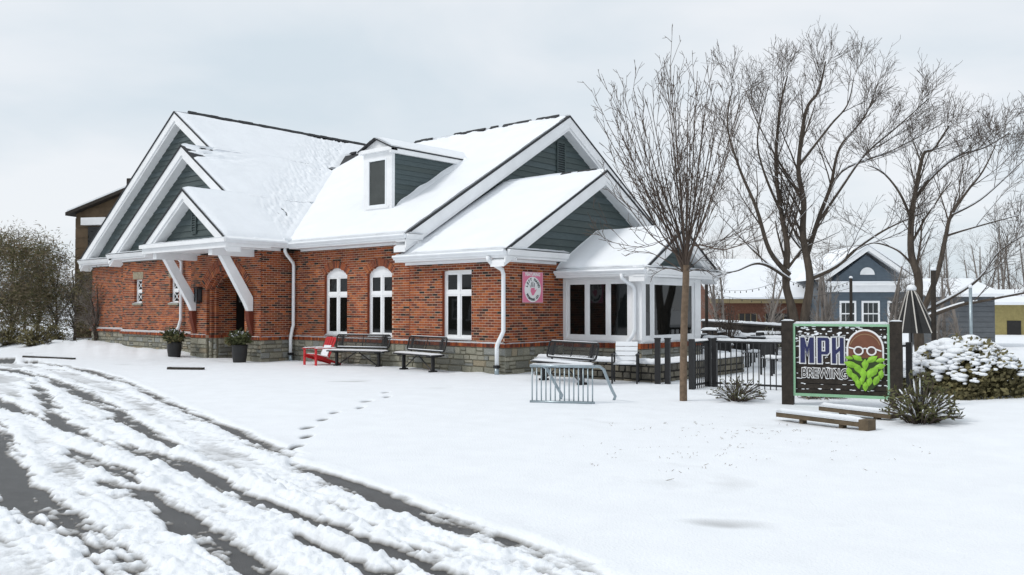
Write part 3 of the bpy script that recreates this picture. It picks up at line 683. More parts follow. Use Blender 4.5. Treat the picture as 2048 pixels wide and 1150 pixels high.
cornice(frame((0, YG1, 0), (1, 0, 0), (0, -1, 0)), -24.6, -19.3, E1Z-.02, .42, .27, -24.2)
# entrance canopy: soffit deck, edge, beams, raking brackets on brick corbels
m = MB(); m.bx(G3L+.02, E1X+.0, Y3+.06, YE, 3.50, 3.56); m.bx(G3L, E1X+.05, Y3, Y3+.08, 3.46, 3.73); m.bx(G3L-.04, E1X+.10, Y3-.09, Y3-.002, 3.62, 3.735); m.bx(G3L, G3L+.08, Y3+.08, YE, 3.46, 3.73)
m.build('canopy', WHITE, PUB); ledge_snow(fY(Y3), G3L, E1X+.05, -.30, .08, 3.738, .05, 31, .1)
m = MB(); m.bx(G3L, E1X, Y3+.002, Y3+.41, 3.735, 3.745); m.build('canopy_flashing', WHITE, PUB)
for bxx in (-12.80, -9.42):
    m = MB(); m.bx(bxx-.11, bxx+.11, Y3+.12, YE, 3.28, 3.499); m.build('beam', WHITE, PUB)
    m = MB()
    for s in (1,): m.prism([(bxx-.09, YE-.02, 1.60), (bxx-.09, YE-.16, 1.60), (bxx-.09, YE-.28, 1.85), (bxx-.09, Y3+.42, 3.278), (bxx-.09, Y3+.72, 3.278), (bxx-.09, YE-.02, 2.02)], (.18, 0, 0))
    m.build('bracket', WHITE, PUB)
    m = MB(); m.prism([(bxx-.10, YE-.004, 1.595), (bxx-.10, YE-.19, 1.595), (bxx-.10, YE-.16, 1.35), (bxx-.10, YE-.03, .84), (bxx-.10, YE-.004, .84)], (.20, 0, 0)); m.build('corbel', BRICKS[3], PUB)
# dormer
DY = .95; DX0, DX1 = -6.60, -5.32; DZ0, DZ1, DZA = 4.55, 6.42, 6.86; DC = (DX0+DX1)/2
fD = fY(DY); DO = thing('dormer', '', '', (0, 0, 0)); 
for k in ('label', 'category'): del DO[k]
DO.parent = PUB
hb = DY+(DZ1-DZ0)/S2
m = MB(); m.prism([(DX1-.02, DY, DZ0), (DX1-.02, hb, DZ1), (DX1-.02, DY, DZ1)], (.02-.03, 0, 0)); m.build('cheek', SHING, DO)
z = DZ0
while z < DZ1-.02:
    z2 = min(z+.15, DZ1); ya, yb = DY+(z-DZ0)/S2+.02, DY+(z2-DZ0)/S2+.02
    b_ = MB(); b_.hexa([(DX1+.02, DY+.06, z-.01), (DX1+.02, max(ya, DY+.1), z-.01), (DX1-.02, max(ya, DY+.1), z-.01), (DX1-.02, DY+.06, z-.01), (DX1+.003, DY+.06, z2), (DX1+.003, yb, z2), (DX1-.02, yb, z2), (DX1-.02, DY+.06, z2)][0:8]); b_.build('siding_board', SIDE2 if random.random() < .5 else SIDE, DO); z = z2
m = MB(); m.prism([(DX0+.02, DY, DZ0), (DX0+.02, hb, DZ1), (DX0+.02, DY, DZ1)], (.01, 0, 0)); m.build('cheek', SIDE, DO)
m = MB(); fw = .22
m.bx(DX0, DX0+fw, DY-.02, DY+.1, DZ0-.06, DZ1); m.bx(DX1-fw, DX1+.025, DY-.02, DY+.1, DZ0-.06, DZ1); m.bx(DX0+fw, DX1-fw, DY-.02, DY+.1, DZ0-.06, DZ0+.22); m.bx(DX0+fw, DX1-fw, DY-.02, DY+.1, DZ1-.2, DZ1)
m.bx(DX0-.10, DX1+.12, DY-.14, DY+.12, DZ1, DZ1+.11); m.bx(DX0+.12, DX1-.10, DY-.045, DY-.021, DZ0+.16, DZ0+.22)
m.prism([(DX0-.05, DY-.03, DZ1+.11), (DX1+.07, DY-.03, DZ1+.11), (DC, DY-.03, DZA-.05)], (0, .05, 0)); m.build('dormer_front', WHITE, DO)
m = MB(); a, b, c, d_ = DX0+fw, DX1-fw, DZ0+.22, DZ1-.2
m.bx(a, a+.05, DY-.03, DY+.04, c, d_); m.bx(b-.05, b, DY-.03, DY+.04, c, d_); m.bx(a+.05, b-.05, DY-.03, DY+.04, c, c+.06); m.bx(a+.05, b-.05, DY-.03, DY+.04, d_-.05, d_); m.build('window_frame', WHITEM, DO)
m = MB(); m.bx(a+.05, b-.05, DY+.01, DY+.03, c+.06, d_-.05); m.build('pane', M('dormer_glass', (.05, .055, .052), .08, .2, 2), DO)
def drf(s):
    e = DX1+.13 if s > 0 else DX0-.13; r0, zz = DC, DZA; zE = DZ1+.10
    yE, yR = DY+(zE-DZ0)/S2, DY+(zz-DZ0)/S2
    m = MB(); q = [(r0, DY-.16, zz), (r0, yR, zz), (e, yE+.15, zE), (e, DY-.16, zE)]; m.prism(q if s < 0 else q[::-1], (0, 0, -.04)); m.build('dormer_roof', SHING, DO)
    def P(u, v): 
        x = r0+(e-r0)*u; zc = zz+(zE-zz)*u; return Vector((x, DY-.12+(yR+(yE-yR)*u-DY+.2)*v, zc))
    snow_sheet(P, np.linspace(0, .98, 10), np.linspace(0, 1, 30), lambda U, V: edge_t(U, V, 0, .98, 0, 1, .075, 41, .06, 'ad')).build('snow', SNOW, DO, smooth=True)
    if s > 0:
        m = MB(); m.bx(DX1+.02, DX1+.12, DY-.12, DY+(DZ1-DZ0)/S2+.1, DZ1-.08, DZ1+.06); m.build('eave_board', WHITE, DO)
drf(1); drf(-1)
# drifted wedge of snow against the dormer cheek
snow_sheet(lambda u, v: Vector((DX1+.02+u, DY+.1+v, zr(DY+.1+v)+.05)), np.linspace(0, .35, 6), np.linspace(0, 3, 24), lambda U, V: .13*np.clip(1-U/.35, 0, 1)*np.sqrt(np.clip((V)/.3, 0, 1))*(.7+.6*fbm(U*3, V*2, 3, 3))).build('snow', SNOW, DO, smooth=True)
# downspouts
def downspout(pts, leader=None, rot=(1, 0)):
    m = MB(); m.tube(pts, .055, 8); o = m.build('downspout', WHITEM, PUB, smooth=True)
    b = Vector(pts[-1]); k = MB(); k.bx(b.x-.065, b.x+.065, b.y-.065, b.y+.065, b.z, b.z+.07); k.build('coupling', BLACK, o)
    k = MB(); k.tube([(b.x, b.y, 0), (b.x, b.y, b.z)], .06, 8); k.build('drain_boot', GALV, o, smooth=True)
downspout([(-.12, -.50, 2.98), (-.12, -.50, 2.90), (-.10, -.42, 2.82), (.0, -.12, 2.66), (.02, -.085, 2.55), (.02, -.085, 1.12), (.0, -.12, 1.03), (-.12, -.15, .80), (-.14, -.15, .70), (-.14, -.15, .20)])
downspout([(-8.60, -.52, 3.58), (-8.60, -.52, 3.46), (-8.62, -.45, 3.36), (-8.72, -.14, 3.12), (-8.74, -.10, 3.02), (-8.74, -.10, 1.15), (-8.75, -.13, 1.05), (-8.78, -.17, .75), (-8.78, -.17, .22)])
downspout([(2.15, 2.0, 2.56), (2.15, 2.0, 2.46), (2.2, 2.1, 2.38), (2.3, 2.28, 2.26), (2.32, 2.31, 2.16), (2.32, 2.31, 1.15), (2.3, 2.27, 1.02), (2.2, 2.2, .86), (2.18, 2.2, .74), (2.18, 2.2, .2)])
downspout([(-14.3, YG2-.42, 3.6), (-14.3, YG2-.1, 3.3), (-14.3, YG2-.1, 1.3), (-14.35, YG2-.16, 1.0), (-14.6, YG2-.26, .75), (-14.6, YG2-.26, .3)])
m = MB(); m.bx(-8.86, -8.42, E2Y-.16, E2Y+.1, E2Z-.02, E2Z+.13); m.build('leader_box', WHITEM, PUB)
# sunroom
SF = frame((0, 2.4, 0), (1, 0, 0), (0, -1, 0)); SR = frame((SX, 0, 0), (0, 1, 0), (1, 0, 0)); BY = 2*R4Y-2.4
stone_wall(SF, 0.001, SX, 0, .66); stone_wall(SR, 2.4, BY, 0, .66); sill_course(SF, 0.04, SX+.035, .66, .80); sill_course(SR, 2.4-.035, BY, .66, .80)
ledge_snow(SF, .04, SX, -.01, .036, .80, .05, 12); ledge_snow(SR, 2.4, BY, -.01, .036, .80, .05, 13)
m = MB(); m.lb(SF, .0, SX, -.2, -.012, .80, .90); m.lb(SF, 0, .10, -.2, 0, .90, 2.50); m.lb(SF, 2.12, SX, -.2, 0, .90, 2.50); m.lb(SF, .10, 2.12, -.2, -.003, 2.42, 2.50)
m.lb(SR, 2.6, BY-.01, -.2, -.012, .80, .90); m.lb(SR, 2.405, 2.44, -.2, .002, .90, 2.499); m.lb(SR, BY-.32, BY, -.2, .002, .90, 2.499); m.lb(SR, 2.44, BY-.32, -.2, -.003, 2.40, 2.499)
m.lb(SF, 2.18, SX+.02, 0, .02, .88, 2.45); m.build('sunroom_frame', WHITE, PUB)
window(SF, .10, 2.12, .90, 2.42, [.77, 1.44], None, 0, .05, -.03, 'window'); 
window(SR, 2.44, 2.98, .90, 2.40, [], None, 0, .045, -.03); window(SR, 3.0, BY-.33, .90, 2.40, [], None, 0, .05, -.03)
m = MB(); m.bx(.2, SX-.3, 5.3, 5.4, .2, 2.4); m.build('interior', DOORM, PUB)
# entrance lanterns
for x in (-12.45, -9.75):
    lo = thing('wall_lantern', 'black wall lantern beside the arched entrance, %s of the two' % ('left' if x < -11 else 'right, partly behind a bracket,'), 'lantern', (x, YE, 2.15), 0, 'entrance lanterns'); lo.scale = (.8, .8, .8)
    m = MB(); m.bx(-.09, .09, -.22, -.04, -.28, .22); m.build('glass_case', M('lantern_glass', (.05, .06, .065), .1, 0), lo)
    m = MB()
    for a in (-.1, .1):
        for b in (-.23, -.03): m.bx(a-.015, a+.015, b-.015, b+.015, -.3, .24)
    m.bx(-.13, .13, -.26, 0, .24, .30); m.bx(-.11, .11, -.24, -.01, -.34, -.30); m.bx(-.05, .05, -.03, .0, -.1, .1); m.build('lantern_frame', BLACK, lo)

# ---- bricks and stones: the 300 that show largest become objects, the rest one joined part
def score(fr, u, z, area):
    c = fr(u, 0, z); d = CAM-c; return area*max(0, fr.n.dot(d))/d.length**3
def finish_bricks():
    bs = MB(); bs.bx(-.0965, .0965, 0, .02, -.0289, .0289); base = bs.mesh('brick', BRICKS[0])
    order = sorted(range(len(ALLB)), key=lambda i: -score(ALLB[i][1], (ALLB[i][2]+ALLB[i][3])/2, (ALLB[i][4]+ALLB[i][5])/2, (ALLB[i][3]-ALLB[i][2])*.06))
    top = set(order[:300]); rest = MB()
    for i, (wp, fr, a, b, c, d_, mi, dp) in enumerate(ALLB):
        pr = random.uniform(-.0025, .0025)
        if i in top and dp > -.03:
            o = bpy.data.objects.new('brick', base); col.objects.link(o); o.parent = wp
            o.location = fr((a+b)/2, -.02+pr, (c+d_)/2); ang = math.atan2(fr.u.y, fr.u.x)
            flip = Vector((0, 0, 1)).cross(fr.u).dot(fr.n) < 0
            o.rotation_euler = (0, 0, ang); o.scale = ((b-a)/.193, -1 if flip else 1, (d_-c)/.0578)
            o.material_slots[0].link = 'OBJECT'; o.material_slots[0].material = BRICKS[mi]
        else: rest.lb(fr, a, b, dp, pr, c, d_, mi)
    rest.build('brick_courses', BRICKS, PUB, kind='stuff')
    order = sorted(range(len(ALLS)), key=lambda i: -score(ALLS[i][1], (ALLS[i][2]+ALLS[i][3])/2, (ALLS[i][4]+ALLS[i][5])/2, (ALLS[i][3]-ALLS[i][2])*(ALLS[i][5]-ALLS[i][4])))
    order = [i for i in order if ALLS[i][0].parent == PUB]
    top = set(order[:300]); rest = MB()
    var = []
    for k in range(10):
        r_ = random.Random(k); j = lambda s: r_.uniform(-s, s)
        fr_ = [(-.42+j(.05), .024+j(.010), -.38+j(.07)), (.42+j(.05), .024+j(.010), -.38+j(.07)), (.42+j(.05), .024+j(.010), .38+j(.07)), (-.42+j(.05), .024+j(.010), .38+j(.07))]
        mid = [(-.5+abs(j(.02)), .0, -.5+abs(j(.06))), (.5-abs(j(.02)), .0, -.5+abs(j(.06))), (.5-abs(j(.02)), .0, .5-abs(j(.06))), (-.5+abs(j(.02)), .0, .5-abs(j(.06)))]
        bk = [(x, -.03, z) for x, _, z in mid]
        fs = [(8, 9, 10, 11)]+[(i, (i+1) % 4, 4+(i+1) % 4, 4+i) for i in range(4)]+[(4+i, 4+(i+1) % 4, 8+(i+1) % 4, 8+i) for i in range(4)]
        var.append((bk+mid+fr_, fs))
    meshes = []
    for vs_, fs in var:
        q = MB(); q.add(vs_, fs); meshes.append(q.mesh('stone', STONES[0]))
    for i, (wp, fr, a, b, c, d_, dk) in enumerate(ALLS):
        k = random.randrange(10); mi = random.choices(range(6), [24, 18, 20, 16, 8, 14])[0]
        if i in top:
            o = bpy.data.objects.new('stone', meshes[k]); col.objects.link(o); o.parent = wp; o.location = fr((a+b)/2, -.005, (c+d_)/2)
            flip = Vector((0, 0, 1)).cross(fr.u).dot(fr.n) < 0
            o.rotation_euler = (0, 0, math.atan2(fr.u.y, fr.u.x)); o.scale = (b-a, -1 if flip else 1, d_-c)
            o.material_slots[0].link = 'OBJECT'; o.material_slots[0].material = STONES[mi]
        elif wp.parent == PUB: rest.add([fr((a+b)/2+x*(b-a), -.005+y, (c+d_)/2+z*(d_-c)) for x, y, z in var[k][0]], var[k][1], mi)
        else:
            o = bpy.data.objects.new('stone', meshes[k]); col.objects.link(o); par(o, wp, True); o.location = fr((a+b)/2, -.005, (c+d_)/2)
            flip = Vector((0, 0, 1)).cross(fr.u).dot(fr.n) < 0
            o.rotation_euler = (0, 0, math.atan2(fr.u.y, fr.u.x)); o.scale = (b-a, -1 if flip else 1, d_-c)
            o.material_slots[0].link = 'OBJECT'; o.material_slots[0].material = DSTONES[k % 4]
    rest.build('stone_courses', STONES, PUB, kind='stuff')
# low rubble seat wall in front of the sunroom
SW = thing('rubble_seat_wall', 'low dark rubble stone wall topped with snow below the sunroom', 'wall', (4.19, .32, 0))
def seat(fr, a, b, part):
    stone_wall(fr, a, b, 0, .46, thick=.38, dark=True, part=part, parent=SW)
def seat_world():
    for fr, a, b in ((frame((0, .32, 0), (1, 0, 0), (0, -1, 0)), .7, 4.19), (frame((4.19, 0, 0), (0, 1, 0), (1, 0, 0)), .32, 4.6)):
        n0 = len(ALLS); mb = MB(); mb.lb(fr, a, b, -.38, -.012, 0, .46); wp = mb.build('wall_core', DMORT, SW, world=True)
        z = 0
        while z < .44:
            hh = random.choice([.10, .13, .15]); hh = .46-z if .46-z < .2 else hh; u = a
            while u < b-.01:
                L = min(random.uniform(.14, .34), b-u); L = b-u if b-u-L < .1 else L
                ALLS.append((wp, fr, u+.012, u+L-.012, z+.012, z+hh-.010, True)); u += L
            z += hh
        slab_snow(fr, a, b, -.38, .03, .46, .10, .08, 3, .08).build('snow', SNOW, SW, smooth=True, world=True)
seat_world()
finish_bricks()
SILLB.build('sill_course', [MORT]+BRICKS, PUB, kind='stuff')
SNOWY.build('ledge_snow', SNOW, PUB, smooth=True)

# ================================================================ PINK BOARD ON THE GABLE WALL
def on_face(mb, fr, vs_, fs, u, z, b, s=1., rot=0., mi=0):
    c, s_ = math.cos(rot)*s, math.sin(rot)*s
    mb.add([fr(u+x*c-y*s_, b+zz, z+x*s_+y*c) for x, y, zz in vs_], fs, mi)
PB = thing('pink_board', 'pink board with a round white hand emblem on the brick gable', 'sign', (0, .64, 1.84))
fP = frame((.012, 0, 0), (0, 1, 0), (1, 0, 0))
m = MB(); m.lb(fP, .64, 1.48, 0, .02, 1.84, 2.63); m.build('board', PINK, PB, world=True)
m = MB()
for a, b, c, d_ in ((.64, 1.48, 1.84, 1.856), (.64, 1.48, 2.614, 2.63), (.64, .656, 1.856, 2.614), (1.464, 1.48, 1.856, 2.614)): m.lb(fP, a, b, .001, .024, c, d_)
m.build('border', M('pale_pink', (.78, .42, .50), .6, .05), PB, world=True)
cu, cz_, rr_ = 1.06, 2.18, .335
def disc(fr, u, z, ru, rz, b0, b1, n=40): 
    return [fr(u+ru*math.cos(2*math.pi*i/n), b0, z+rz*math.sin(2*math.pi*i/n)) for i in range(n)], fr.n*(b1-b0)
m = MB(); m.prism(*disc(fP, cu, cz_, rr_, rr_*.98, .019, .024)); m.build('emblem_disc', PAPER, PB, world=True)
m = MB(); v_, f2 = text_mb('FEATURING', .115, .002, .004, 1.0); on_face(m, fP, v_, f2, 1.06, 2.53, .0225); m.build('lettering', PAPER, PB, world=True)
m = MB()
for txt, a0, a1, flip in (('LEFT HAND', 170, 10, 0), ('BREWING CO.', 205, 335, 1)):
    for i, ch in enumerate(txt):
        if ch == ' ': continue
        a = R(a0+(a1-a0)*(i+.5)/len(txt)); v_, f2 = text_mb(ch, .108 if not flip else .09, .002, .004, .95); r_ = .225 if not flip else .292
        on_face(m, fP, v_, f2, cu+r_*math.cos(a), cz_+r_*math.sin(a), .0265, 1, a-math.pi/2 if not flip else a+math.pi/2)
m.build('lettering', INK, PB, world=True, kind='stuff')
m = MB(); hp = [(-.07, .05), (-.085, -.02), (-.03, -.12), (.03, -.12), (.075, -.06), (.14, .01), (.125, .03), (.07, -.005), (.065, .06)]
m.prism([fP(cu+x*1.1, .024, cz_+z*1.1-.02) for x, z in hp], fP.n*.003); m.build('hand_palm', PINK, PB, world=True)
m = MB()
for x, z, a, L in ((-.075, .055, 28, .09), (-.04, .075, 10, .12), (0, .08, 0, .13), (.045, .07, -10, .115)):
    dx, dz = -math.sin(R(a)), math.cos(R(a)); m.prism([fP(cu+x*1.1+dz*s*.014+dx*t, .024, cz_-.01+z+dx*-s*.014*-1+dz*t) for s, t in ((-1, 0), (1, 0), (.9, L), (-.9, L))], fP.n*.003)
m.build('hand_fingers', M('finger_grey', (.10, .085, .10), .6, 0), PB, world=True)

# ================================================================ FURNITURE ON THE FORECOURT
def mesh_panel(mb, fr, a0, a1, c0, c1, b, pitch=.045, wd=.006):
    """expanded-metal panel: crossing strips"""
    H_ = c1-c0; n = int((a1-a0+H_)/pitch)
    for s in (1, -1):
        for i in range(n+1):
            t = a0-(H_ if s > 0 else 0)+i*pitch
            p0, p1 = (t, c0), (t+s*H_, c1)
            pts = []
            for (x0, z0), (x1, z1) in (((p0), (p1)),):
                if x0 == x1: continue
                f = lambda x: z0+(z1-z0)*(x-x0)/(x1-x0)
                xa, xb = sorted((x0, x1)); xa, xb = max(xa, a0), min(xb, a1)
                if xb-xa > .005: mb.add([fr(xa, b, f(xa)-wd), fr(xb, b, f(xb)-wd), fr(xb, b, f(xb)+wd), fr(xa, b, f(xa)+wd)], [(0, 1, 2, 3)])
def bench_at(loc, rz, label, L=1.83, first=None):
    T = thing('metal_bench', label, 'bench', loc, rz, 'dark mesh benches outside the pub')
    h = L/2
    if first:
        for ch in first.children:
            c = ch.copy(); col.objects.link(c); c.parent = T
            for g_ in ch.children: q = g_.copy(); col.objects.link(q); q.parent = c
        return T
    def rr(a0, a1, c0, c1, P, r=.05, n=5):
        pts = []
        for cx, cz, s in ((a1-r, c1-r, 0), (a0+r, c1-r, 90), (a0+r, c0+r, 180), (a1-r, c0+r, 270)):
            for k in range(n+1): a = R(s+90*k/n); pts.append(P(cx+r*math.cos(a), cz+r*math.sin(a)))
        return pts+[pts[0]]
    PS = lambda a, c: Vector((a, c, .45)); tl = .28
    PBk = lambda a, c: Vector((a, .20+(c-.5)*tl, c))
    m = MB(); m.tube(rr(-h, h, -.22, .20, PS), .022, 6); m.tube([(-.02, -.21, .45), (-.02, .2, .45)], .012, 5); S_ = m.build('seat', BLACK, T, smooth=True)
    m = MB(); mesh_panel(m, lambda a, b, c: Vector((a, c, .452+b)), -h+.02, h-.02, -.20, .18, 0); m.build('seat_mesh', BLACK, S_)
    slab_snow(lambda a, b, c: Vector((a, b, c)), -h+.0, h-.0, -.235, .17, .455, .045, .06, 2, .06).build('snow', SNOW, S_, smooth=True)
    m = MB(); m.tube(rr(-h+.03, h-.03, .54, .90, PBk, .07), .022, 6); m.tube([PBk(0, .55), PBk(0, .89)], .012, 5); B_ = m.build('backrest', BLACK, T, smooth=True)
    m = MB(); mesh_panel(m, lambda a, b, c: PBk(a, c), -h+.05, h-.05, .56, .88, 0); 
    for s in (-1, 1): mesh_panel(m, lambda a, b, c: PBk(a, c), s*(h-.2)-.1, s*(h-.2)+.1, .56, .88, 0, .03, .007)
    m.build('back_mesh', BLACK, B_)
    m = MB(); m.tube([PBk(-h+.10, .915), PBk(h-.10, .915)], .014, 5); m.tube([PBk(-h+.10, .562), PBk(h-.10, .562)], .016, 5); m.build('snow', SNOW, B_, smooth=True)
    for s in (-1, 1):
        x = s*(h-.22); m = MB(); m.bx(x-.03, x+.03, -.05, .03, .0, .42); m.bx(x-.03, x+.03, -.20, .24, .40, .435); m.tube([(x, .20, .43), (x, .235, .55), (x, .30, .86)], .024, 6); m.bx(x-.05, x+.05, -.12, .10, .0, .018+.04); m.build('leg', BLACK, T)
        m = MB(); m.tube([(x*.92, -.02, .06), (s*.06, -.02, .41)], .017, 6); m.build('brace', BLACK, T)
    return T
B1 = bench_at((-5.02, -.56, .03), R(18), 'dark mesh bench with its left end behind the red chair')
B2 = bench_at((-2.52, -.58, .03), R(-10), 'dark mesh bench between the red chair bench and the corner downspout', first=B1)
B3 = bench_at((2.45, -.85, .03), R(-15), 'dark mesh bench behind the bike rack, beside the sunroom', first=B1)
# red garden chair
A = thing('red_chair', 'red slatted garden armchair dusted with snow beside the first bench', 'chair', (-6.38, -.88, .03), R(-4)); A.scale = (.9, .9, .9)
for i in range(5):     # local: sitter faces -Y
    x = -.22+i*.11; a = .045; top = .92-.35*abs(i-2)**2*.04*4/4
    m = MB(); m.hexa([(x-a, .20, .26), (x+a, .20, .26), (x+a, .225, .26), (x-a, .225, .26), (x*1.15-a*1.1, .46, top), (x*1.15+a*1.1, .46, top), (x*1.15+a*1.1, .485, top), (x*1.15-a*1.1, .485, top)]); m.build('back_slat', RED, A)
m = MB(); m.hexa([(-.30, .445, .83), (.30, .445, .83), (.30, .465, .83), (-.30, .465, .83), (-.26, .46, .91), (.26, .46, .91), (.26, .48, .91), (-.26, .48, .91)]); m.bx(-.31, .31, .355, .38, .55, .62); m.build('back_rail', RED, A)
for i in range(6):
    y = -.32+i*.095; z = .36-i*.022; m = MB(); m.hexa([(-.27, y, z), (.27, y, z), (.27, y+.08, z-.018), (-.27, y+.08, z-.018), (-.27, y, z+.02), (.27, y, z+.02), (.27, y+.08, z+.002), (-.27, y+.08, z+.002)]); m.build('seat_slat', RED, A)
for s in (-1, 1):
    m = MB(); m.bx(s*.34-.06, s*.34+.06, -.38, .40, .545, .568); m.build('arm', RED, A)
    m = MB(); m.bx(s*.33-.05, s*.33+.05, -.34, -.31, 0, .545); m.build('leg', RED, A)
    m = MB(); m.hexa([(s*.29-.015, -.36, .28), (s*.29+.015, -.36, .28), (s*.29+.015, .62, 0), (s*.29-.015, .62, 0), (s*.29-.015, -.36, .38), (s*.29+.015, -.36, .38), (s*.29+.015, .66, .06), (s*.29-.015, .66, .06)]); m.build('side_rail', RED, A)
    slab_snow(lambda a, b, c: Vector((a, b, c)), s*.34-.058, s*.34+.058, -.37, .39, .568, .03, .05, 4, .03).build('snow', SNOW, A, smooth=True)
slab_snow(lambda a, b, c: Vector((a, b, c-.23*(b+.3))), -.26, .26, -.31, .22, .375, .04, .05, 5, .05).build('snow', SNOW, A, smooth=True)
snow_sheet(lambda u, v: Vector((u, .19+v*.42, .28+v)), np.linspace(-.20, .20, 12), np.linspace(0, .36, 10), lambda U, V: .035*np.clip(1.2-V*2.6, 0, 1)*(.4+1.0*fbm(U*12, V*8, 3, 4)), Vector((0, -.6, .8))).build('snow', SNOW, A, smooth=True)
# bike rack
p0, p1 = gnd(1062, 809), gnd(1187, 812); dv = (p1-p0); Lr = dv.length
K = thing('bike_rack', 'galvanised steel grid bike rack standing in open snow', 'bike rack', (p0.x, p0.y, .03), math.atan2(dv.y, dv.x))
m = MB(); m.tube([(-.02, 0, .66), (Lr+.02, 0, .66)], .028, 8); m.build('top_rail', GALV, K, smooth=True)
m = MB(); m.tube([(-.02, 0, .03), (Lr+.02, 0, .03)], .024, 8); m.build('bottom_rail', GALV, K, smooth=True)
for i in range(14):
    x = .02+(Lr-.04)*i/13; m = MB(); m.tube([(x, 0, .03), (x, 0, .66)], .0125, 6); m.build('bar', GALV, K, smooth=True)
for x, e, pre in ((.10, .34, -1), (Lr, .30, 1)):
    m = MB(); m.tube([(x, 0, .66), (x+.10, .06, .655), (x+.16, .14, .60), (x+e*.9, .52, .20), (x+e+.02, .60, .09), (x+e-.02, .64, -.01)], .027, 8); m.build('support_leg', GALV, K, smooth=True)
m = MB(); v = slab_snow(lambda a, b, c: Vector((a, b, c)), 0, Lr, -.02, .02, .684, .02, .04, 4, .02); m.add(v.v, v.f); m.build('snow', SNOW, K, smooth=True)
# slatted patio armchair by the seat wall
PC = thing('patio_chair', 'black metal armchair with a snowy slatted back by the rubble wall', 'chair', (3.62, -.10, .03), R(28))
for s in (-1, 1):
    m = MB(); m.bx(s*.27-.018, s*.27+.018, -.28, -.245, 0, .66); m.build('leg', BLACK, PC)
    m = MB(); m.bx(s*.27-.018, s*.27+.018, .22, .255, 0, .70); m.build('leg', BLACK, PC)
    m = MB(); m.bx(s*.27-.03, s*.27+.03, -.29, .26, .64, .665); m.build('arm', BLACK, PC)
for i in range(4):
    y = -.25+i*.125; m = MB(); m.bx(-.25, .25, y, y+.1, .42, .44); m.build('seat_slat', BLACK, PC)
slab_snow(lambda a, b, c: Vector((a, b, c)), -.25, .25, -.26, .2, .44, .05, .06, 6, .05).build('snow', SNOW, PC, smooth=True)
for i in range(4):
    z = .50+i*.105; m = MB(); m.hexa([(-.25, .22+i*.03, z), (.25, .22+i*.03, z), (.25, .24+i*.03, z), (-.25, .24+i*.03, z), (-.25, .245+i*.03, z+.085), (.25, .245+i*.03, z+.085), (.25, .265+i*.03, z+.085), (-.25, .265+i*.03, z+.085)]); m.build('back_slat', WOOD, PC)
    q = MB(); q.hexa([(-.245, .19+i*.03, z+.004), (.245, .19+i*.03, z+.004), (.245, .218+i*.03, z+.004), (-.245, .218+i*.03, z+.004), (-.245, .225+i*.03, z+.095), (.245, .225+i*.03, z+.095), (.245, .262+i*.03, z+.1), (-.245, .262+i*.03, z+.1)]); q.build('snow', SNOW, PC)
# planters
def foliage(mb, c, rad, n, size, seed, mi=0, squash=1., up=.3):
    rg = random.Random(seed)
    for _ in range(n):
        d = Vector((rg.gauss(0, 1), rg.gauss(0, 1), rg.gauss(0, 1))).normalized()*rg.random()**.45
        p = Vector(c)+Vector((d.x*rad, d.y*rad, d.z*rad*squash)); a = Vector((rg.gauss(0, 1), rg.gauss(0, 1), rg.gauss(up, .8))).normalized()*size*rg.uniform(.5, 1.3); b = a.orthogonal().normalized()*size*.22; b.rotate(Quaternion(a.normalized(), rg.uniform(0, 6.28)))
        mb.add([p-b*.6, p+a*.5-b, p+a, p+a*.5+b], [(0, 1, 2, 3)], mi)
for k, (x, y, px_) in enumerate(((-9.18, -1.72, 480), (-12.95, -1.80, 340))):
    T = thing('planter', 'tall black pot of snowy evergreen sprays %s of the arched entrance' % ('right' if k == 0 else 'left'), 'planter', (x, y, .02), 0, 'black pots at the entrance')
    m = MB(); m.lathe([(.175, 0), (.19, .04), (.225, .30), (.228, .50), (.24, .56), (.21, .56), (.20, .50), (.0, .50)], 24); m.build('pot', POTM, T, smooth=True)
    m = MB(); foliage(m, (0, 0, .74), .34, 460, .17, k, 0, .62); foliage(m, (-.28 if k == 0 else .1, -.05, .66), .25, 200, .17, k+8, 1, .5); m.build('foliage', [EVER, EVER2], T)
    m = MB(); foliage(m, (0, 0, .86), .28, 70, .10, k+5, 0, .4, .1); foliage(m, (-.28 if k == 0 else -.2, -.05, .72), .2, 40, .09, k+25, 0, .3, .1); m.build('snow', SNOW, T)
# wheel stops in the forecourt
for lab, a, b in (('short dark wheel stop poking out of the snow near the entrance', (338, 741), (408, 742)), ('long thin wheel stop nearly buried in snow at the far left', (50, 717), (200, 724))):
    p, q = gnd(*a), gnd(*b); d_ = q-p; T = tag(bpy.data.objects.new('wheel_stop', None), lab, 'wheel stop', 'wheel stops'); col.objects.link(T); T.location = (p.x, p.y, 0); T.rotation_euler = (0, 0, math.atan2(d_.y, d_.x))
    L = min(d_.length, 2.0) if a[0] > 200 else 2.6; m = MB(); m.prism([(0, -.09, 0), (0, .09, 0), (0, .06, .10), (0, -.06, .10)], (L, 0, 0)); m.build('block', DWOOD, T)
    slab_snow(lambda u, v, c: Vector((u, v, c)), .0 if a[0] < 200 else .12, L, -.055, .09, .098, .035, .06, 3, .05).build('snow', SNOW, T, smooth=True)

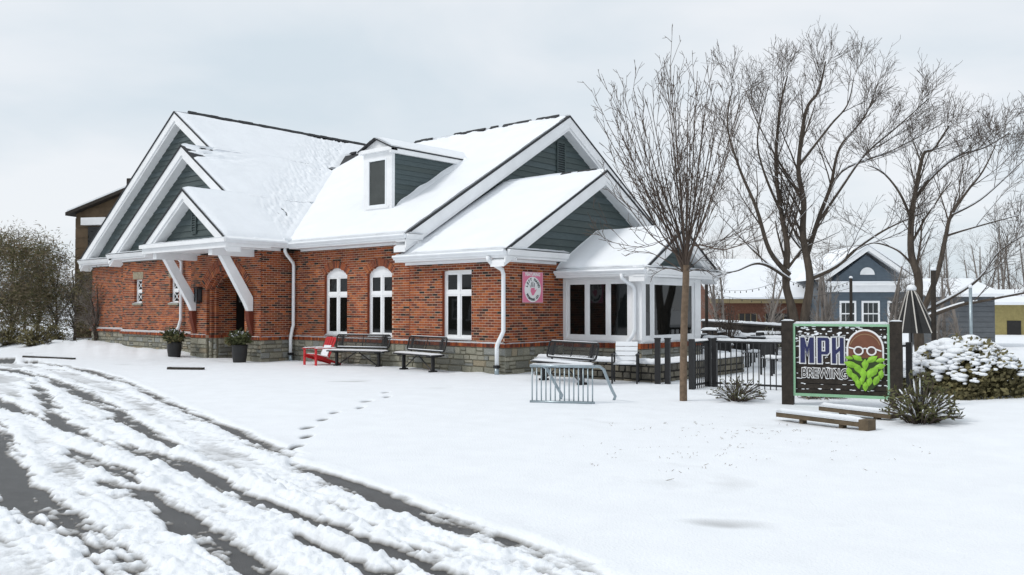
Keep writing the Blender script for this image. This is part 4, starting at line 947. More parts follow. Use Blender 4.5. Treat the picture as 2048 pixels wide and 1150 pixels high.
# ================================================================ SIGN
PL, PR_ = gnd(1575, 813), gnd(1791, 823); dv = PR_-PL; Ls = dv.length
SG = thing('brewery_sign', 'dark plank sign with MPH BREWING lettering and a hop emblem', 'sign', (PL.x, PL.y, 0), math.atan2(dv.y, dv.x))
for x, lab in ((0, 0), (Ls, 1)):
    m = MB(); m.bx(x-.095, x+.095, -.095, .095, 0, 1.49); pst = m.build('post', DWOOD, SG)
    slab_snow(lambda a, b, c: Vector((a, b, c)), x-.097, x+.097, -.097, .097, 1.49, .02, .04, 3, .03).build('snow', SNOW, pst, smooth=True)
fS = frame((0, -.045, 0), (1, 0, 0), (0, -1, 0)); u0, u1, z0, z1 = .10, Ls-.10, .24, 1.41; NP = 13
bk = MB(); bk.lb(fS, u0, u1, -.05, -.02, z0, z1); bk.build('backing', BLACK, SG)
rgs = random.Random(4); sp = MB()
for i in range(NP):
    a, b = z0+(z1-z0)*i/NP, z0+(z1-z0)*(i+1)/NP; t = rgs.uniform(-.004, .004)
    m = MB(); m.lb(fS, u0, u1, -.02, .006+t, a+.005, b-.005); m.build('plank', DWOOD, SG)
    n = 34
    for k in range(n):     # snow caught in the joints
        dens = .75 if i > 9 else (.55 if i > 4 else .25)
        edge = 1.25 if (k < 7 or k > n-4) else 1
        for _q in range(2):
            if rgs.random() > dens*edge*.62: continue
            x = u0+.02+(u1-u0-.04)*(k+rgs.random()*.6)/n; L = rgs.uniform(.02, .09); hh = rgs.uniform(.006, .02 if i < 10 else .045)
            zc = b-.008+rgs.uniform(-.01, .01) if i < 10 else a+rgs.random()*(b-a)
            xe = min(x+L, u1-.01); ze = min(zc+hh, z1-.01); nn = 7; d0 = .009+t+rgs.uniform(.002, .006)
            sp.prism([fS((x+xe)/2+(xe-x)/2*math.cos(2*math.pi*q/nn)*rgs.uniform(.7, 1.1), .003, (zc+ze)/2+(ze-zc)/2*math.sin(2*math.pi*q/nn)*rgs.uniform(.6, 1.2)) for q in range(nn)], fS.n*(d0-.003))
sp.build('caught_snow', SNOW, SG, kind='stuff')
for a, b, c, d_ in ((u0-.005, u1+.005, z0-.035, z0+.012), (u0-.005, u1+.005, z1-.012, z1+.03), (u0-.005, u0+.03, z0+.012, z1-.012), (u1-.03, u1+.005, z0+.012, z1-.012)):
    m = MB(); m.lb(fS, a, b, -.03, .035, c, d_); m.build('frame_board', GREENF, SG)
slab_snow(lambda a, b, c: fS(a, b, c), u0, u1, -.05, .035, z1+.03, .04, .05, 3, .03).build('snow', SNOW, SG, smooth=True)
# lettering
WS = u1-u0
def U(f): return u0+WS*f
def Zs(f): return z0+(z1-z0)*f
def letter(poly, holes=()):
    return poly
def glyph_boxes(ch, x, z, w_, h_):
    t = w_*.34
    if ch == 'M': return [[(0, 0), (t, 0), (t, h_*.62), (w_/2, h_*.30), (w_-t, h_*.62), (w_-t, 0), (w_, 0), (w_, h_), (w_-t*.9, h_), (w_/2, h_*.60), (t*.9, h_), (0, h_)]]
    if ch == 'P': return [[(0, 0), (t, 0), (t, h_), (0, h_)], [(t, h_), (t, h_-t*.8), (w_-t, h_-t*.8), (w_-t, h_*.46), (t, h_*.46), (t, h_*.46-t*.8), (w_-t*.5, h_*.46-t*.8), (w_, h_*.46-t*.2), (w_, h_-t*.4), (w_-t*.4, h_)]]
    return [[(0, 0), (t, 0), (t, h_), (0, h_)], [(w_-t, 0), (w_, 0), (w_, h_), (w_-t, h_)], [(t, h_*.36), (w_-t, h_*.50), (w_-t, h_*.66), (t, h_*.52)]]
def grow(poly, e):
    cx = sum(p[0] for p in poly)/len(poly); n = len(poly); out = []
    ar = sum(poly[i][0]*poly[(i+1) % n][1]-poly[(i+1) % n][0]*poly[i][1] for i in range(n)); sg = 1 if ar > 0 else -1
    for i in range(n):
        a, b, c = Vector(poly[i-1]), Vector(poly[i]), Vector(poly[(i+1) % n]); d1, d2 = (b-a).normalized(), (c-b).normalized(); n1, n2 = Vector((d1.y, -d1.x))*sg, Vector((d2.y, -d2.x))*sg
        k = n1+n2; k = k/max(.35, k.dot(n1)) if k.length > 1e-6 else n1; out.append((b.x+k.x*e, b.y+k.y*e))
    return out
def mph():
    lh = (z1-z0)*.37; lw = WS*.135; zb = Zs(.455)
    for ch, f in (('M', .075), ('P', .260), ('H', .412)):
        x0 = U(f); w_ = lw*(1.08 if ch == 'M' else .92)
        m = MB(); q = MB()
        for i, pl in enumerate(glyph_boxes(ch, 0, 0, w_, lh)):
            ar = sum(pl[k][0]*pl[(k+1) % len(pl)][1]-pl[(k+1) % len(pl)][0]*pl[k][1] for k in range(len(pl))); pl = pl if ar > 0 else pl[::-1]
            q.prism([fS(x0+x, .004, zb+z) for x, z in grow(pl, .020)], fS.n*(.022+.0006*i)); m.prism([fS(x0+x, .01, zb+z) for x, z in pl], fS.n*(.026+.0006*i))
        q.build('letter_outline', PAPER, SG); m.build('letter', NAVY, SG)
        slab_snow(lambda a, b, c: fS(a, b, c), x0, x0+w_*(.9 if ch == 'P' else 1), .0, .034, zb+lh+.018, .016, .03, ord(ch), .02, .5).build('letter_snow', SNOW, SG, smooth=True)
mph()
def brew():
    o = MB(); m = MB(); i_ = MB()
    v_, f2 = text_mb('BREWING', .225, .003, .015, .69, 'LEFT', 1.10); on_face(o, fS, v_, f2, U(.085), Zs(.245), .016); o.build('lettering_outline', PAPER, SG)
    v_, f2 = text_mb('BREWING', .225, .003, .000, .69, 'LEFT', 1.10); on_face(m, fS, v_, f2, U(.085), Zs(.245), .024); m.build('lettering', DWOOD, SG)
brew()
# emblem: a hop cone under a rounded brown head with round goggles
def emblem():
    cx, cz = U(.755), Zs(.50); W_ = WS*.172
    def head(e):
        n = 22; pts = [(-W_-e, -.22), (W_+e, -.22)]+[((W_+e)*math.cos(math.pi*i/n), .20+(.30+e)*math.sin(math.pi*i/n)) for i in range(n+1)]; return pts
    ng = 20
    m = MB(); m.prism([fS(cx+x, .006, cz+z) for x, z in head(.03)], fS.n*.022); m.build('emblem_outline', PAPER, SG)
    m = MB(); m.prism([fS(cx+x, .01, cz+z) for x, z in head(0)], fS.n*.026); m.build('emblem_head', SKINB, SG)
    m = MB()
    for i in range(18):
        a0, a1 = math.pi*(.1+.8*i/18), math.pi*(.1+.8*(i+1)/18); R1, R2 = .90, .94
        m.prism([fS(cx+W_*r*math.cos(a), .036, cz+.19+.28*r*math.sin(a)) for r, a in ((R1, a0), (R2, a0), (R2, a1), (R1, a1))], fS.n*.003)
    m.build('emblem_trim', M('tan_line', (.30, .19, .10), .6, 0), SG)
    for s in (-1, 1):
        gx, gzz = cx+s*.10, cz+.17
        m = MB(); m.tube([fS(gx+.068*math.cos(2*math.pi*i/20), .045, gzz+.066*math.sin(2*math.pi*i/20)) for i in range(21)], .013, 6); m.build('goggle_rim', PAPER, SG)
        m = MB(); m.prism(*disc(fS, gx, gzz, .058, .056, .036, .042, 20)); m.build('goggle_lens', M('lens_brown', (.085, .04, .03), .3, 0), SG)
    m = MB(); m.tube([fS(cx-.04, .045, cz+.20), fS(cx, .047, cz+.215), fS(cx+.04, .045, cz+.20)], .012, 6); m.tube([fS(cx-.165, .045, cz+.20), fS(cx-W_+.01, .045, cz+.225)], .012, 6); m.tube([fS(cx+.165, .045, cz+.20), fS(cx+W_-.01, .045, cz+.17)], .012, 6); m.build('goggle_strap', PAPER, SG)
    back = [(-W_*1.05, .05), (W_*1.05, .05), (W_*1.1, -.15), (W_*.75, -.38), (W_*.25, -.50), (-W_*.25, -.48), (-W_*.75, -.33), (-W_*1.1, -.12)]
    m = MB(); m.prism([fS(cx+x, .02, cz+z) for x, z in back], fS.n*.022); m.build('hop_shadow', HOP2, SG)
    leaves = [(-.235, .045, 75, .13), (-.11, .045, 60, .17), (.10, .03, -55, .18), (.235, .02, -75, .13), (-.22, -.06, 70, .19), (.20, -.09, -72, .20), (0, -.07, 0, .19), (-.11, -.13, 28, .19), (.13, -.17, -30, .19), (-.245, -.19, 12, .16), (.235, -.22, -12, .16), (-.03, -.22, 8, .20), (.07, -.21, -12, .18),
              (-.16, -.28, 25, .17), (.17, -.31, -22, .16), (-.05, -.34, 0, .16), (.06, -.35, -14, .17), (-.11, -.38, 10, .15), (.0, -.42, 0, .14)]
    for k, (x, z, a, L) in enumerate(leaves):
        ca, sa = math.cos(R(a)), math.sin(R(a)); sh = [(0, .5), (.22, .18), (.24, -.1), (.12, -.38), (0, -.5), (-.12, -.38), (-.24, -.1), (-.22, .18)]; lift = .042+.004*(k % 5)
        pts = [fS(cx+x+(p*ca-q*sa)*L*1.25, lift-(.012 if q < 0 else 0), cz+z+(p*sa+q*ca)*L*1.15) for p, q in sh]; c = fS(cx+x, lift+.02, cz+z)
        m = MB(); m.add(pts+[c], [(i, (i+1) % 8, 8) for i in range(8)]); m.build('hop_bract', HOP, SG)
emblem()
# low timber rails in front of the sign
def rail(a, b, z, lab, post=False):
    p, q = gnd(*a, z), gnd(*b, z); d_ = q-p; T = thing('timber_rail', lab, 'rail', (p.x, p.y, 0), math.atan2(d_.y, d_.x), 'low timber rails by the sign'); L = d_.length
    m = MB(); m.bx(0, L, -.09, .09, z-.02, z+.05); m.build('beam', WOOD, T)
    slab_snow(lambda u, v, c: Vector((u, v, c)), 0, L, -.10, .09, z+.05, .055, .05, 3, .05).build('snow', SNOW, T, smooth=True)
    for x in (L*.3, L*.78):
        m = MB(); m.bx(x-.03, x+.03, -.05, .05, 0, z-.02); m.build('leg', WOOD, T)
    if post: m = MB(); m.bx(L+.002, L+.14, -.09, .10, .05, z+.08); m.build('end_block', WOOD, T)
rail((1558, 829), (1722, 849), .12, 'nearer low timber rail with snow on top before the sign', True); rail((1643, 817), (1786, 834), .12, 'farther low timber rail right under the sign panel')

# ================================================================ FENCE AND GATE
def fence(a, b, name, label, H=1.02, n=None, group=None, postw=.05, ends=(1, 1)):
    a, b = Vector(a), Vector(b); d_ = b-a; L = d_.length; T = thing(name, label, 'fence' if 'fence' in name else 'gate', (a.x, a.y, .02), math.atan2(d_.y, d_.x), group)
    m = MB(); m.bx(0, L, -.018, .018, H-.06, H-.02); m.build('top_rail', BLACK, T); m = MB(); m.bx(0, L, -.018, .018, .09, .13); m.build('bottom_rail', BLACK, T)
    n = n or int(L/.115)
    pm = None
    for i in range(n+1):
        x = L*i/n
        if 0 < i < n:
            if pm is None: q = MB(); q.bx(-.009, .009, -.009, .009, .02, H-.021); pm = q.mesh('picket', BLACK)
            o = bpy.data.objects.new('picket', pm); col.objects.link(o); o.parent = T; o.location = (x, 0, 0)
    for k, x in enumerate((0, L)):
        if ends[k]: m = MB(); m.bx(x-postw, x+postw, -postw, postw, 0, H+.03); m.build('post', BLACK, T)
    slab_snow(lambda u, v, c: Vector((u, v, c)), 0, L, -.03, .03, H-.02, .05, .05, int(L*9), .03, .4).build('snow', SNOW, T, smooth=True)
    return T
G0 = gnd(1383, 783); G1_ = gnd(1416, 777); F2 = gnd(1562, 785); 
fence(G0, G1_, 'metal_gate', 'black metal gate leaf standing open beside the young tree', n=9)
fd = (F2-G1_).normalized(); fence(G1_+fd*.14, G1_+fd*2.25, 'picket_fence', 'black metal picket fence from the gate to the sign', group='black patio fence')
fence(G1_+fd*2.40, G1_+fd*3.9, 'picket_fence', 'short black metal picket fence right behind the sign panel', group='black patio fence')
for dx, lab in ((-.10, 'left of the two black gate posts at the rubble wall corner'), (.12, 'right of the two black gate posts at the rubble wall corner')):
    c = Vector((4.36, .22, 0))+RT*dx; T = thing('gate_post', lab, 'post', (c.x, c.y, 0), .3, 'gate posts at the rubble wall')
    m = MB(); m.bx(-.055, .055, -.055, .055, 0, 1.02); m.build('shaft', BLACK, T); m = MB(); m.bx(-.065, .065, -.065, .065, 1.02, 1.05); m.build('cap', BLACK, T)

# ================================================================ BARE TREES
def wob(rg, s): return Vector((rg.gauss(0, s), rg.gauss(0, s), rg.gauss(0, s)))
class Tree:
    def __init__(s, seed): s.rg = random.Random(seed); s.thick = MB(); s.thin = MB(); s.snow = MB(); s.n = 0
    def branch(s, pts, r0, r1, lvl, snow=True):
        n = len(pts); rads = [r0+(r1-r0)*(i/(n-1))**.8 for i in range(n)]
        (s.thick if r0 > .028 else s.thin).tube(pts, rads, 8 if r0 > .06 else (5 if r0 > .02 else 3), 0, cap=False); s.n += 1
        if snow and r0 > .010:
            run = []
            for i in range(n):
                t = (pts[min(i+1, n-1)]-pts[max(i-1, 0)]).normalized()
                ok = abs(t.z) < .84 and s.rg.random() < .9
                if ok: run.append((pts[i]+Vector((0, 0, rads[i]*.80+.004)), max(rads[i]*.72, .009)))
                if (not ok or i == n-1) and len(run) > 1: s.snow.tube([p for p, _ in run], [q for _, q in run], 5 if r0 > .03 else 3, 0); 
                if not ok: run = []
        return rads
    def grow(s, pts, r0, r1, lvl, spec):
        """children along a finished branch"""
        if lvl >= len(spec): return
        sp = spec[lvl]; rg = s.rg; n = len(pts); L = sum((pts[i+1]-pts[i]).length for i in range(n-1)); k = max(1, int(sp['n']*(L if sp.get('per') else 1)*rg.uniform(.8, 1.2)))
        for j in range(k):
            t = sp['t0']+(1-sp['t0'])*(j+rg.random())/k; f = t*(n-1); i = min(int(f), n-2); p = pts[i].lerp(pts[i+1], f-i); d = (pts[i+1]-pts[i]).normalized()
            ang = R(rg.uniform(*sp['ang'])); ax = d.orthogonal(); ax.rotate(Quaternion(d, rg.uniform(0, 6.283))); dd = d.copy(); dd.rotate(Quaternion(ax, ang))
            ln = sp['len']*rg.uniform(.55, 1.25)*(1-sp.get('tip', .45)*t); m = sp.get('seg', 5); q = [p]; dd = (dd+Vector((0, 0, sp['up']))).normalized()
            for _ in range(m-1):
                dd = (dd+wob(rg, sp.get('wob', .12))+Vector((0, 0, sp['up']*.25))).normalized(); q.append(q[-1]+dd*ln/(m-1))
            rr = (r0+(r1-r0)*t)*sp['rf']; rr = max(rr, .0055); s.branch(q, rr, max(rr*.35, .0035), lvl, sp.get('snow', True)); s.grow(q, rr, max(rr*.35, .0035), lvl+1, spec)
    def build(s, name, label, base, bark, twig, group='bare deciduous trees', snow=True):
        T = thing(name, label, 'tree', base, 0, group)
        s.thick.build('trunk', bark, T, smooth=True, world=True); s.thin.build('crown', twig, T, world=True)
        if snow and s.snow.v: s.snow.build('snow', SNOW, T, smooth=True, world=True, kind='stuff')
        return T
def smooth_path(P, k=4):
    out = []; n = len(P)
    for i in range(n-1):
        a, b, c, d_ = P[max(i-1, 0)], P[i], P[i+1], P[min(i+2, n-1)]
        for j in range(k):
            t = j/k; out.append(.5*((2*b)+(c-a)*t+(2*a-5*b+4*c-d_)*t*t+(3*b-a-3*c+d_)*t**3))
    return out+[P[-1]]
def young_tree():
    t = Tree(11); b = gnd(1366, 806); dp = (b-CAM).dot(FW); rg = t.rg
    top = at(1372, 560, dp); trunk = [b-Vector((0, 0, .1)), at(1366, 760, dp), at(1367, 690, dp), at(1369, 620, dp), at(1372, 560, dp), at(1372, 530, dp)]
    t.branch(smooth_path(trunk, 3), .072, .060, 0, False)
    N = 40
    for i in range(N):
        f = (i+.5)/N; xe = 1188+312*f+rg.uniform(-22, 22); c = abs(f-.5)*2
        ye = (125+85*c**1.9+rg.uniform(0, 100)) if i % 3 else (150+270*c**1.4+rg.uniform(0, 130)); ys = 565-rg.uniform(0, 60); xs = 1372+(xe-1372)*.06
        zoff = rg.gauss(0, .55)
        p0 = at(1371, 556-rg.random()*12, dp); p1 = at(xs+(xe-1372)*.04, ys-35, dp)+FW*zoff*.15; pm = at(1372+(xe-1372)*.50, ys-(ys-ye)*.46, dp)+FW*zoff*.6; pe = at(xe, ye, dp)+FW*zoff
        pts = smooth_path([p0, p1, pm, pe], 4); r = rg.uniform(.011, .028)*(1 if i % 2 else .8); t.branch(pts, r, .005, 1, False)
        t.grow(pts, r, .005, 0, [dict(n=6.5, t0=.40, ang=(12, 36), len=1.15, up=.28, rf=.5, wob=.04, seg=5, snow=False), dict(n=4, t0=.15, ang=(18, 48), len=.42, up=.14, rf=.6, wob=.06, seg=4, snow=False), dict(n=1, t0=.3, ang=(25, 55), len=.18, up=.05, rf=.7, seg=3, snow=False)])
    # a few low drooping shoots
    for x, y in ((1262, 500), (1455, 500), (1300, 555), (1440, 555)):
        pe = at(x, y, dp)+FW*rg.gauss(0, .4); p0 = at(1370, 545, dp); pm = p0.lerp(pe, .55)+Vector((0, 0, .12)); pts = smooth_path([p0, pm, pe], 4); t.branch(pts, .013, .004, 1, False)
        t.grow(pts, .013, .004, 0, [dict(n=6, t0=.3, ang=(20, 50), len=.35, up=.1, rf=.5, snow=False, seg=4), dict(n=2, t0=.2, ang=(20, 50), len=.15, up=0, rf=.6, snow=False, seg=3)])
    t.build('young_tree', 'young vase-shaped bare tree with a straight pale brown trunk', (b.x, b.y, 0), BARK1, TWIG1)
young_tree()
BIG = [dict(n=1.9, per=1, tip=.72, t0=.22, ang=(20, 46), len=2.3, up=.26, rf=.42, wob=.06, seg=6), dict(n=7, t0=.12, ang=(20, 48), len=1.2, up=.18, rf=.5, wob=.07, seg=5), dict(n=5, t0=.12, ang=(20, 50), len=.55, up=.10, rf=.6, wob=.08, seg=4, snow=False), dict(n=1.2, t0=.2, ang=(25, 55), len=.24, up=.05, rf=.7, seg=3, snow=False)]
def big_tree(seed, dp, limbs, name, label, base, spec=BIG, bark=BARK2, twig=TWIG2):
    t = Tree(seed); rg = t.rg
    seen = []
    for pts, r0, r1, dz in limbs:
        r0 *= .80; off = 0.; x0, y0 = pts[0]
        if seen and y0 < 700:
            _, off, pr, sx, sy = min((abs(x-x0)+abs(y-y0), o, r, x, y) for x, y, o, r in seen); pts = [(sx, sy)]+list(pts[1:]); r0 = min(r0, pr*.8)
        n = len(pts)-1; P = smooth_path([at(x, y, dp+off+dz*i/n)+(wob(rg, .05) if 0 < i < n else Vector()) for i, (x, y) in enumerate(pts)], 5); t.branch(P, r0, r1, 0)
        for i in range(n):
            for k in range(6): f = (i+k/6)/n; seen.append((pts[i][0]+(pts[i+1][0]-pts[i][0])*k/6, pts[i][1]+(pts[i+1][1]-pts[i][1])*k/6, off+dz*f, r0+(r1-r0)*f**.8))
        t.grow(P[3:], r0*.9, r1, 0, spec)
    t.build(name, label, base, bark, twig)
d2 = 24.0; b2 = gnd(1600, 738)
big_tree(5, d2, [
    ([(1600, 760), (1594, 640), (1580, 560), (1571, 500), (1566, 430), (1556, 330), (1562, 220), (1578, 150)], .20, .02, .6),
    ([(1578, 545), (1545, 495), (1512, 420), (1482, 330), (1462, 250), (1468, 170)], .12, .012, -.8),
    ([(1574, 556), (1538, 530), (1506, 526), (1478, 536), (1455, 545)], .07, .012, -.6), ([(1545, 532), (1505, 500), (1472, 470), (1440, 430)], .05, .01, .8),
    ([(1604, 770), (1614, 650), (1616, 560), (1610, 470), (1606, 400), (1600, 330), (1614, 230), (1640, 180), (1655, 120)], .20, .02, .2),
    ([(1618, 520), (1640, 440), (1662, 370), (1682, 290), (1725, 230), (1760, 165)], .12, .014, .9), ([(1644, 440), (1684, 380), (1732, 310), (1795, 255), (1862, 195)], .075, .012, -1.2),
    ([(1618, 566), (1665, 530), (1722, 492), (1778, 455), (1850, 425)], .085, .012, -.5), ([(1604, 400), (1572, 345), (1542, 290), (1508, 240), (1495, 180)], .06, .01, 1.3),
    ([(1662, 375), (1702, 335), (1785, 300), (1880, 250)], .05, .01, .8), ([(1608, 330), (1660, 250), (1695, 210), (1712, 150)], .06, .01, -.9), ([(1565, 430), (1530, 350), (1515, 270), (1540, 170)], .06, .01, -1.2)],
    'bare_tree', 'large twin-stemmed bare tree with snow on its limbs behind the sign', (b2.x, b2.y, 0))
d3 = 23.0; b3 = at(1842, 743, d3)
big_tree(9, d3, [
    ([(1842, 745), (1838, 640), (1830, 560), (1822, 500), (1826, 430), (1836, 380), (1852, 310), (1880, 290), (1902, 250)], .19, .018, .3),
    ([(1828, 440), (1800, 385), (1770, 345), (1738, 330)], .06, .01, -.6), ([(1834, 400), (1872, 355), (1922, 315), (1975, 295), (2022, 265)], .09, .012, .8),
    ([(1850, 640), (1878, 550), (1890, 480), (1905, 430), (1932, 380), (1962, 340), (1995, 290)], .11, .012, -.8), ([(1850, 625), (1900, 590), (1960, 552), (2010, 505), (2060, 465)], .075, .012, .6),
    ([(1862, 645), (1910, 617), (1965, 600), (2060, 583)], .085, .02, -1.0), ([(1826, 530), (1792, 500), (1750, 490), (1715, 500)], .045, .01, .5), ([(1905, 430), (1960, 400), (2020, 340), (2070, 300)], .06, .01, .7), ([(1895, 470), (1950, 450), (2040, 430)], .05, .01, -.5)],
    'bare_tree', 'bare tree at the far right with long snowy lower limbs', (b3.x, b3.y, 0))

# ================================================================ RIGHT-HAND BACKGROUND
def house_frame(x, y, dp, yaw): c = at(x, y, dp); return frame((c.x, c.y, 0), (math.cos(yaw), math.sin(yaw), 0), (math.sin(yaw), -math.cos(yaw), 0))
def lap(mb, fr, a0, a1, c0, c1, h=.22, mi=0):
    z = c0
    while z < c1-.01:
        z2 = min(z+h, c1); mb.hexa([fr(a0, .03, z), fr(a1, .03, z), fr(a1, -.01, z), fr(a0, -.01, z), fr(a0, .005, z2), fr(a1, .005, z2), fr(a1, -.01, z2), fr(a0, -.01, z2)], mi); z = z2
def sash(par_, fr, u, z, w_, h_):
    m = MB(); 
    for a, b, c, d_ in ((-w_/2-.12, w_/2+.12, -.12, 0), (-w_/2-.12, w_/2+.12, h_, h_+.14), (-w_/2-.12, -w_/2, 0, h_), (w_/2, w_/2+.12, 0, h_), (-w_/2, w_/2, h_/2-.04, h_/2+.04)): m.lb(fr, u+a, u+b, 0, .08, z+c, z+d_)
    W_ = m.build('window', WHITE, par_, world=True); m = MB()
    m.lb(fr, u-w_/2, u+w_/2, -.02, .035, z, z+h_); m.build('pane', M('far_glass', (.03, .036, .036), .1, .3, 2), W_, world=False)
    m2 = MB()
    for k in (1, 2): m2.lb(fr, u-w_/2+w_*k/3-.012, u-w_/2+w_*k/3+.012, .036, .06, z, z+h_)
    m2.build('muntin', WHITE, W_)
    for ch in W_.children: ch.matrix_parent_inverse = W_.matrix_parent_inverse.inverted() @ Matrix.Identity(4); ch.matrix_parent_inverse = Matrix.Identity(4)
# blue house with a front gable
def blue_house():
    dp = 58; yaw = YAW; fr = house_frame(1733, 614, dp, yaw-R(4)); sc_ = FPX/dp; T = thing('blue_house', 'blue-grey clapboard house with a white pediment and half-round vent', 'house', fr.o)
    W_ = 2.65; e = 3.15; ap = 5.25; b = -1.5
    m = MB(); m.lb(fr, -W_, W_, -8, -.02, b, e); m.prism([fr(-W_, -.02, e), fr(W_, -.02, e), fr(0, -.02, ap)], fr.n*-8); lap(m, fr, -W_, W_, b, e, .2); m.build('wall', BLUEH, T, world=True)
    m = MB(); z = e
    while z < ap-.1:
        z2 = z+.2; j = max(.02, W_*(1-(z2-e)/(ap-e))); k = max(.02, W_*(1-(z-e)/(ap-e))); m.hexa([fr(-k, .03, z), fr(k, .03, z), fr(k, -.01, z), fr(-k, -.01, z), fr(-j, .005, z2), fr(j, .005, z2), fr(j, -.01, z2), fr(-j, -.01, z2)]); z = z2
    m.build('gable_boards', BLUEH, T, world=True)
    m = MB(); m.lb(fr, -W_-.4, W_+.4, -.01, .35, e-.42, e+.02); m.lb(fr, -W_-.5, W_+.5, -.01, .5, e+.02, e+.18)
    for s in (-1, 1): m.hexa([fr(s*(W_+.5), .5, e+.1), fr(0, .5, ap+.25), fr(0, -.0, ap+.25), fr(s*(W_+.5), -.0, e+.1), fr(s*(W_+.5), .5, e+.42), fr(0, .5, ap+.60), fr(0, -.0, ap+.60), fr(s*(W_+.5), -.0, e+.42)])
    m.build('pediment', WHITE, T, world=True)
    for s in (-1, 1):
        m = MB(); m.hexa([fr(s*(W_+.6), .55, e+.44), fr(0, .55, ap+.62), fr(0, -8.2, ap+.62), fr(s*(W_+.6), -8.2, e+.44), fr(s*(W_+.6), .55, e+.58), fr(0, .55, ap+.76), fr(0, -8.2, ap+.76), fr(s*(W_+.6), -8.2, e+.58)]); m.build('snowy_roof', SNOW, T, world=True)
    m = MB(); m.lb(fr, -W_-.45, W_+.45, .02, .5, e+.19, e+.30); m.build('snow', SNOW, T, world=True)
    m = MB(); m.prism([fr(.05+.48*math.cos(math.pi*i/12), .02, e+.75+.5*math.sin(math.pi*i/12)) for i in range(13)], fr.n*.06); m.build('half_round_vent', WHITE, T, world=True)
    sash(T, fr, -1.25, .55, .85, 1.45); sash(T, fr, .25, .55, .95, 1.45); sash(T, fr, 1.9, .55, .85, 1.45)
blue_house()
def brick_house():
    dp = 62; fr = house_frame(1565, 614, dp, YAW+R(5)); T = thing('brick_bungalow', 'low brick house with a wide snowy roof and tan fascia behind the patio', 'house', fr.o); b = -1.6
    m = MB(); m.lb(fr, -4.8, 7.0, -9, 0, b, 2.0); m.build('wall', FARBRICK, T, world=True)
    m = MB(); m.lb(fr, -5.3, 7.4, -.2, .45, 2.0, 2.30); m.build('fascia', TAN, T, world=True)
    m = MB(); m.hexa([fr(-5.5, .5, 2.30), fr(7.4, .5, 2.30), fr(7.4, -5, 5.35), fr(-5.5, -5, 5.35), fr(-5.5, .5, 2.42), fr(7.4, .5, 2.42), fr(7.4, -5, 5.47), fr(-5.5, -5, 5.47)]); m.hexa([fr(-5.5, -5, 5.35), fr(7.4, -5, 5.35), fr(7.4, -10, 2.3), fr(-5.5, -10, 2.3), fr(-5.5, -5, 5.47), fr(7.4, -5, 5.47), fr(7.4, -10, 2.42), fr(-5.5, -10, 2.42)]); m.build('snowy_roof', SNOW, T, world=True)
    m = MB(); m.prism([fr(-4.8, -.02, 2.0), fr(-4.8, -9, 2.0), fr(-4.8, -4.8, 4.9)], fr.u*.3); m.build('gable_end', FARBRICK, T, world=True)
    for u, w_ in ((-2.6, 1.3), (-.3, 2.0), (1.75, .7), (4.2, 1.2)):
        m = MB(); m.lb(fr, u-w_/2, u+w_/2, -.02, .03, -.3, 1.25); q = m.build('window', DOORM, T, world=True)
        m = MB()
        for k in range(4): m.lb(fr, u-w_/2+w_*k/3-.03, u-w_/2+w_*k/3+.03, .03, .05, -.3, 1.25)
        o = m.build('mullion', M('tan_mullion', (.20, .15, .08), .8, .1), T, world=True)
brick_house()
def ranch():   # long snowy roof seen left of the tree
    dp = 75; fr = house_frame(1470, 614, dp, YAW-R(3)); T = thing('far_house', 'pale house with a broad snowy roof seen past the sunroom corner', 'house', fr.o)
    m = MB(); m.lb(fr, -6, 3.5, -7, 0, -1.5, 1.2); m.build('wall', M('pale_wall', (.30, .30, .26), .8, .1), T, world=True)
    m = MB(); m.hexa([fr(-6.6, .5, 1.15), fr(4, .5, 1.15), fr(4, -4, 5.2), fr(-6.6, -4, 5.2), fr(-6.6, .5, 1.3), fr(4, .5, 1.3), fr(4, -4, 5.35), fr(-6.6, -4, 5.35)]); m.build('snowy_roof', SNOW, T, world=True)
ranch()
def grey_shed():
    dp = 36; fr = house_frame(1925, 614, dp, YAW-R(8)); T = thing('grey_shed', 'grey board outbuilding with a snowy roof at the right behind the snowy hedge', 'shed', fr.o)
    m = MB(); m.lb(fr, -1.25, 1.25, -3, 0, -.5, 2.2); m.build('wall', BLUEG, T, world=True)
    for i in range(12): 
        m = MB(); m.lb(fr, -1.25, 1.25, 0, .03, -.4+i*.215, -.4+i*.215+.2); m.build('board', BLUEG, T, world=True)
    m = MB(); m.hexa([fr(-1.5, .35, 2.15), fr(1.5, .35, 2.15), fr(1.5, -3.2, 2.9), fr(-1.5, -3.2, 2.9), fr(-1.5, .35, 2.28), fr(1.5, .35, 2.28), fr(1.5, -3.2, 3.03), fr(-1.5, -3.2, 3.03)]); m.build('snowy_roof', SNOW, T, world=True)
grey_shed()
def yellow_shed():
    dp = 52; fr = house_frame(2055, 614, dp, YAW-R(6)); T = thing('yellow_building', 'yellow-walled building with snowy roof at the right edge of the picture', 'building', fr.o)
    m = MB(); m.lb(fr, -2.1, 3, -4, 0, -1, 1.9); m.build('wall', YELL, T, world=True)
    m = MB(); m.hexa([fr(-2.5, .4, 1.85), fr(3, .4, 1.85), fr(3, -4, 2.7), fr(-2.5, -4, 2.7), fr(-2.5, .4, 2.02), fr(3, .4, 2.02), fr(3, -4, 2.87), fr(-2.5, -4, 2.87)]); m.build('snowy_roof', SNOW, T, world=True)
    m = MB(); m.lb(fr, -1.2, -.4, -.01, .03, -.8, .9); m.build('door', DOORM, T, world=True)
yellow_shed()
